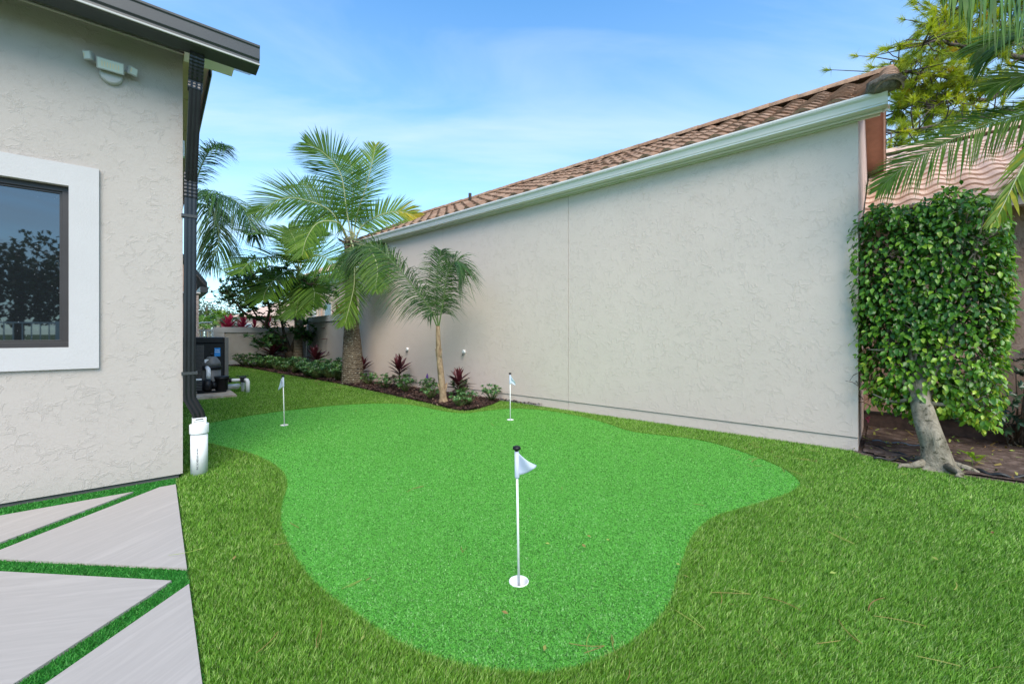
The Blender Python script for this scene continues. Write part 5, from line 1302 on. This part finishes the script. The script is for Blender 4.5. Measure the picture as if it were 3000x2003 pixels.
# ------------------------------------------------------------------ branching tree
b3 = G(853, 1074); d3 = float(np.dot(b3, F))
bt = empty('branching_tree', b3, 0, label='multi-branched small tree with glossy leaves at the back of the bed beside the slim palm', cat='tree')
lim = MB(); fol = MB(); rp = []
def Q(px, py, dd=0): return P(px, py, d3+dd) - b3
lim.tube(smooth_path([Q(858,1082), Q(855,1060), Q(852,1040), Q(850,1030)], 10), np.linspace(0.26, 0.22, 10), 12)
branches = [([(850,1035),(838,1020),(812,1018),(775,1010)],0), ([(850,1035),(835,1000),(800,970),(760,935),(735,900),(705,870)],-0.3), ([(852,1030),(835,985),(825,940),(815,880),(790,830)],0.3),
 ([(852,1030),(860,1005),(872,960),(868,900),(850,850),(835,800)],-0.4), ([(855,1030),(870,1000),(880,950),(900,900),(920,870)],0.5), ([(800,970),(780,950),(790,900),(760,860),(745,830)],-0.8), ([(825,940),(850,900),(890,870),(930,845),(950,855)],-0.2),
 ([(760,935),(720,920),(690,885),(672,860)],0.2), ([(735,900),(720,860),(715,830),(700,810)],0.4), ([(815,880),(770,850),(740,800),(720,790)],0.0), ([(850,850),(800,810),(780,800)],0.6), ([(868,900),(905,865),(915,830)],-0.7), ([(838,1020),(800,1000),(778,1012)],-0.5), ([(872,960),(890,990),(900,985)],-0.3)]
for pts_, dz in branches:
    pth_ = smooth_path([Q(x_, y_, dz*i/(len(pts_)-1)*2) for i, (x_, y_) in enumerate(pts_)], 14)
    lim.tube(pth_, np.linspace(0.085, 0.015, 14), 7)
    for k in range(5, 14):
        for j in range(5 if k > 9 else 2):
            s_ = 0.18 if k < 10 else 0.36
            e_ = pth_[k] + rng.normal(size=3)*s_*np.array([1,1,0.75]) + np.array([0,0,0.08]); lim.tube([pth_[k], (pth_[k]+e_)/2, e_], [0.013,0.010,0.006], 4); rp.append((e_, nrm(rng.normal(size=3)*0.5+np.array([0,0,1.0]))))
            if k > 8: rp.append(((pth_[k]+e_)/2 + rng.normal(size=3)*0.12, nrm(rng.normal(size=3)*0.5+np.array([0,0,1.0]))))
for k in range(120):
    c = Q(random.uniform(680, 900), random.uniform(815, 905), random.uniform(-1.0, 1.0)); 
    if (c[2] > Q(0, 905 - 80*math.sin(math.pi*0.5))[2] + 5): continue
    rp.append((c, nrm(rng.normal(size=3)*0.5+np.array([0,0,1.0]))))
rosettes(fol, rp, 0.20, 0.078, 8, (0.0, 0.85), 0.5)
lim.build('limbs', M['tree_bark'], bt); fol.build('foliage', M['shrub'], bt)

# ------------------------------------------------------------------ pine beyond the pink house
bp = P(3150, 978, 13.0); bp[2] = 0
pn = empty('pine_tree', bp, 0, label='tall pine with long yellow green needle tufts on bare dark boughs behind the pink house', cat='pine tree')
lim = MB(); tuft = []
topn = P(3080, -250, 13.0) - bp
lim.tube(smooth_path([np.array([0,0,-0.03]), P(3150,500,13)-bp, P(3090,250,13)-bp, topn], 30), np.linspace(0.30, 0.12, 30), 10)
bl = [([(3090,235),(2990,232),(2870,248),(2740,252),(2640,262)],0), ([(3095,300),(2960,330),(2830,350),(2700,375),(2612,388)],-1), ([(3085,200),(2960,160),(2880,165),(2780,160),(2690,172),(2610,180)],0.5),
 ([(2960,160),(2880,130),(2800,95),(2720,70)],1), ([(2880,165),(2830,110),(2790,60),(2760,30)],-0.6), ([(3085,190),(3000,110),(2900,60),(2830,10)],0.8), ([(3095,330),(2980,380),(2860,405),(2720,425),(2620,430)],0.7),
 ([(2870,248),(2780,225),(2690,215),(2620,210)],-0.7), ([(2830,350),(2760,320),(2700,300),(2630,300)],0.5), ([(2740,252),(2690,280),(2640,310),(2615,345)],0.2), ([(3000,110),(2930,130),(2850,145),(2760,120),(2700,130)],-1.2), ([(2990,232),(2900,290),(2800,290),(2720,320)],-0.3),
 ([(3090,180),(3150,120),(3230,100),(3300,140)],0), ([(3095,300),(3200,280),(3320,300)],0), ([(3080,60),(3000,0),(2900,-40)],0.5), ([(3080,0),(3180,-60),(3280,-40)],0), ([(3080,-100),(2980,-150),(2900,-140)],0), ([(2980,380),(2900,420),(2800,440)],0.4)]
for pts_, dz in bl:
    n_ = 22; pth_ = smooth_path([P(x_, y_, 13.0 + dz*i/(len(pts_)-1)*1.5) - bp for i, (x_, y_) in enumerate(pts_)], n_)
    pth_ = pth_ + rng.normal(size=pth_.shape)*0.02
    lim.tube(pth_, np.linspace(0.085, 0.018, n_), 6)
    for k in range(3, n_):
        for j in range(3):
            fr_ = k/n_
            e_ = pth_[k] + rng.normal(size=3)*np.array([0.36,0.36,0.30])*(0.8+0.5*fr_) - R*0.15 + U*0.06
            lim.tube([pth_[k], (pth_[k]+e_)/2+rng.normal(size=3)*0.05, e_], [0.020,0.014,0.008], 4)
            if random.random() < 0.6 + 0.5*fr_:
                tuft.append((e_, nrm((e_-pth_[k]) + U*0.12 - R*0.12)))
                if random.random() < 0.5: tuft.append(((e_*0.6+pth_[k]*0.4), nrm((e_-pth_[k]) + U*0.1 - R*0.1)))
V = []; T = []
for p, ax in tuft:
    base_t = random.uniform(0.25, 0.8) if random.random() > 0.03 else 1.0
    for k in range(60):
        dr = nrm(ax*1.0 + rng.normal(size=3)*0.42); s0 = p - ax*random.uniform(0, 0.16); L_ = random.uniform(0.18, 0.34)
        w_ = nrm(np.cross(dr, rng.normal(size=3)))*0.0085; V += [s0-w_, s0+w_, s0+dr*L_ + np.array([0,0,-0.04])]; T.append(np.clip(base_t+random.uniform(-.15,.15), 0, 1))
lim.build('trunk', M['pine_bark'], pn); link('crown', np_mesh('crown', np.array(V), 3, np.array(T), M['pine']), pn)

# ------------------------------------------------------------------ generic distant trees
def ball_tree(name, base, h, rx, rz_, n, leaf, m, label, cat='tree', group=None, trunk=True, lobes=9):
    o = empty(name, base, 0, label=label, cat=cat, group=group)
    if trunk: MB().tube([(0,0,-0.1),(0.05,0,h*0.5),(0,0,h*0.8)], [h*0.035,h*0.028,h*0.015], 8).build('trunk', M['tree_bark'], o)
    ctr = [np.array([random.uniform(-.6,.6)*rx, random.uniform(-.6,.6)*rx, h - rz_ + random.uniform(-.5,.45)*rz_]) for _ in range(lobes)]
    V = []; T = []
    for k in range(n):
        c = ctr[k % lobes]; v = nrm(rng.normal(size=3)); r_ = random.uniform(0.65, 1.0)
        p = c + v*np.array([rx*0.52, rx*0.52, rz_*0.55])*r_; a = nrm(rng.normal(size=3)+v*0.4)*leaf; b = nrm(np.cross(a, rng.normal(size=3)))*leaf*0.6
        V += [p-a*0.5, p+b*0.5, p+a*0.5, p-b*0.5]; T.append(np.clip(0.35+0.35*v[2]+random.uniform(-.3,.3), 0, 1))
    link('crown', np_mesh('crown', np.array(V), 4, np.array(T), m), o); return o
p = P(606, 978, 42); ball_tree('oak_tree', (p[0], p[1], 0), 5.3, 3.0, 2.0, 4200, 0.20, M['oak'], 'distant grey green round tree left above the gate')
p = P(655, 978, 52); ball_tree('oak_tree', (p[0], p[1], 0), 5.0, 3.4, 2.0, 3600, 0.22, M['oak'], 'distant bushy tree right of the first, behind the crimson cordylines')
for i, (px, d_, h_) in enumerate(((588, 26, 2.6), (612, 30, 2.9), (640, 34, 3.4))):
    p = P(px, 978, d_); o = empty('fan_palm', (p[0], p[1], 0), 0, label=('low spiky palm beyond the gate beside the house wing', 'second low palm beyond the gate, yellower', 'palm tuft above the wall left of the crimson cordylines')[i], cat='palm', group='low palms beyond the gate')
    MB().tube([(0,0,0),(0,0,h_-0.9)], 0.12, 8).build('trunk', M['slim_trunk'], o)
    for k in range(11):
        a = k*2.4; e_ = random.uniform(0.1, 1.1); c = np.array([p[0], p[1], h_-0.9]); dv = np.array([math.cos(a)*math.cos(e_), math.sin(a)*math.cos(e_), math.sin(e_)])
        frond(o, [c, c+dv*0.6, c+dv*1.0+np.array([0,0,-0.12]), c+dv*1.25+np.array([0,0,-0.35])], 0.45, n=16, w=0.06, tint=(0.2, 0.5+0.2*i), rib=0.02)

# ------------------------------------------------------------------ far buildings
f0 = P(905, 978, 25.0); f1 = P(1075, 978, 20.5); fa = math.atan2(f1[1]-f0[1], f1[0]-f0[0]); fl_len = float(np.hypot(*(f1-f0)[:2]))
fh = empty('far_house', (f0[0], f0[1], 0), fa, label='cream house with white corner pilaster and tan tile roof beyond the taller garden wall', cat='house')
MB().box((0, 0, 0), (fl_len, 4, 4.45)).build('wall', M['far_cream'], fh)
MB().box((-3.5, 1.2, 0), (-0.001, 5, 3.4)).build('side_block', M['far_pink'], fh)
MB().box((0.75, -0.12, 0), (1.25, -0.001, 4.1)).build('pilaster', M['white_paint'], fh); MB().box((1.62, -0.08, 0), (1.74, -0.001, 4.1)).build('pilaster', M['tan_board'], fh)
MB().box((-0.1, -0.18, 4.1), (fl_len, -0.001, 4.42)).build('cornice', M['white_paint'], fh)
MB().box((-0.4, -0.5, 4.45), (fl_len, 4.4, 4.56)).build('eave', M['far_cream'], fh)
wf = MB().box((2.2, -0.05, 1.7), (3.0, -0.001, 3.1)).build('window', M['white_paint'], fh); MB().box((2.27, -0.06, 1.77), (2.93, -0.0505, 3.03)).build('pane', M['far_window'], wf)
wf = MB().box((-2.2, 1.12, 1.6), (-1.2, 1.199, 2.8)).build('window', M['white_paint'], fh); MB().box((-2.12, 1.10, 1.68), (-1.28, 1.1195, 2.72)).build('pane', M['far_window'], wf)
MB().box((-3.6, 1.1, 3.2), (0, 1.199, 3.42)).build('cornice', M['white_paint'], fh)
me_t = tile_mesh('tile', 0.33, 0.4, 0.07, 0.03, M['tile_pink'])
MB().add([(-0.45, -0.55, 4.57), (fl_len, -0.55, 4.57), (fl_len, 2.2, 6.0), (0.8, 2.2, 6.0)], [(0,1,2,3)]).build('roof_deck', M['tan_board'], fh)
for r in range(7):
    for c in range(int(fl_len/0.33)+1):
        xx_ = -0.4 + c*0.33
        if xx_ < -0.45 + r*0.17: continue
        o = bpy.data.objects.new('tile', me_t); col.objects.link(o); o.parent = fh; o.location = (xx_+0.33, -0.6 + r*0.36*0.887, 4.62 + r*0.36*0.461); o.rotation_euler = (0, -math.atan(0.52), D2R(90))
MB().add([(-3.8, 0.9, 3.43), (0.0, 0.9, 3.43), (0.0, 3.2, 4.5), (-2.6, 3.2, 4.5)], [(0,1,2,3)]).build('lower_roof', M['tile_pink'], fh)
f0 = P(700, 978, 40.0); f1 = P(905, 978, 36); fa = math.atan2(f1[1]-f0[1], f1[0]-f0[0]); L_ = float(np.hypot(*(f1-f0)[:2]))
fh2 = empty('far_house', (f0[0], f0[1], 0), fa, label='low pinkish house with tan roof far behind the branching tree', cat='house')
MB().box((0, 0, 0), (L_, 6, 3.0)).build('wall', M['far_pink'], fh2)
MB().add([(-0.5, -0.5, 3.0), (L_+0.5, -0.5, 3.0), (L_-1.5, 3.0, 4.6), (1.5, 3.0, 4.6), (-0.5, 6.5, 3.0), (L_+0.5, 6.5, 3.0)], [(0,1,2,3), (0,3,4), (1,5,2), (3,2,5,4)]).build('roof', M['tile_pink'], fh2)
for k in range(2):
    wf = MB().box((1.0+k*2.6, -0.05, 1.1), (2.0+k*2.6, -0.001, 2.4)).build('window', M['white_paint'], fh2); MB().box((1.08+k*2.6, -0.06, 1.18), (1.92+k*2.6, -0.0505, 2.32)).build('pane', M['far_window'], wf)

# ------------------------------------------------------------------ what stands behind the viewpoint (seen in the window)
fz = 0.93; fy = -19.0
fe = empty('railing_fence', (-14, fy, fz), 0, label='white picket railing mirrored in the bottom of the dark window', cat='fence')
MB().box((0, -0.03, 0.98), (30, 0.03, 1.05)).build('rail', M['white_metal'], fe); MB().box((0, -0.03, 0.08), (30, 0.03, 0.14)).build('rail', M['white_metal'], fe)
pk_ = MB().box((-0.022, -0.012, 0.14), (0.022, 0.012, 0.98)).mesh('picket', M['white_metal']); ps_ = MB().box((-0.07, -0.07, 0), (0.07, 0.07, 1.1)).mesh('post', M['white_metal'])
for k in range(96):
    o = link('picket', pk_, fe) if k % 8 else link('post', ps_, fe); o.location = (0.3*k+0.2, 0, 0)
for i, (x_, y_, h_, rx_) in enumerate(((-10.5, -27, 7.0, 4.2), (-5.0, -30, 5.6, 3.8), (1.0, -29, 5.0, 3.6), (-16, -30, 8.5, 5.0), (7, -31, 6.0, 4.0), (13, -29, 6.4, 4.0))):
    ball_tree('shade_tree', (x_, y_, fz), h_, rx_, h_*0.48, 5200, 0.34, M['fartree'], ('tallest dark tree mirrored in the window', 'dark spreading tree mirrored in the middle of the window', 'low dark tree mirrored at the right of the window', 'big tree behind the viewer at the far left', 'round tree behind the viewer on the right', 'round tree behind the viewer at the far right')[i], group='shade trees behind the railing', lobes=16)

def light_check(): pass
print('objects', len(bpy.data.objects))
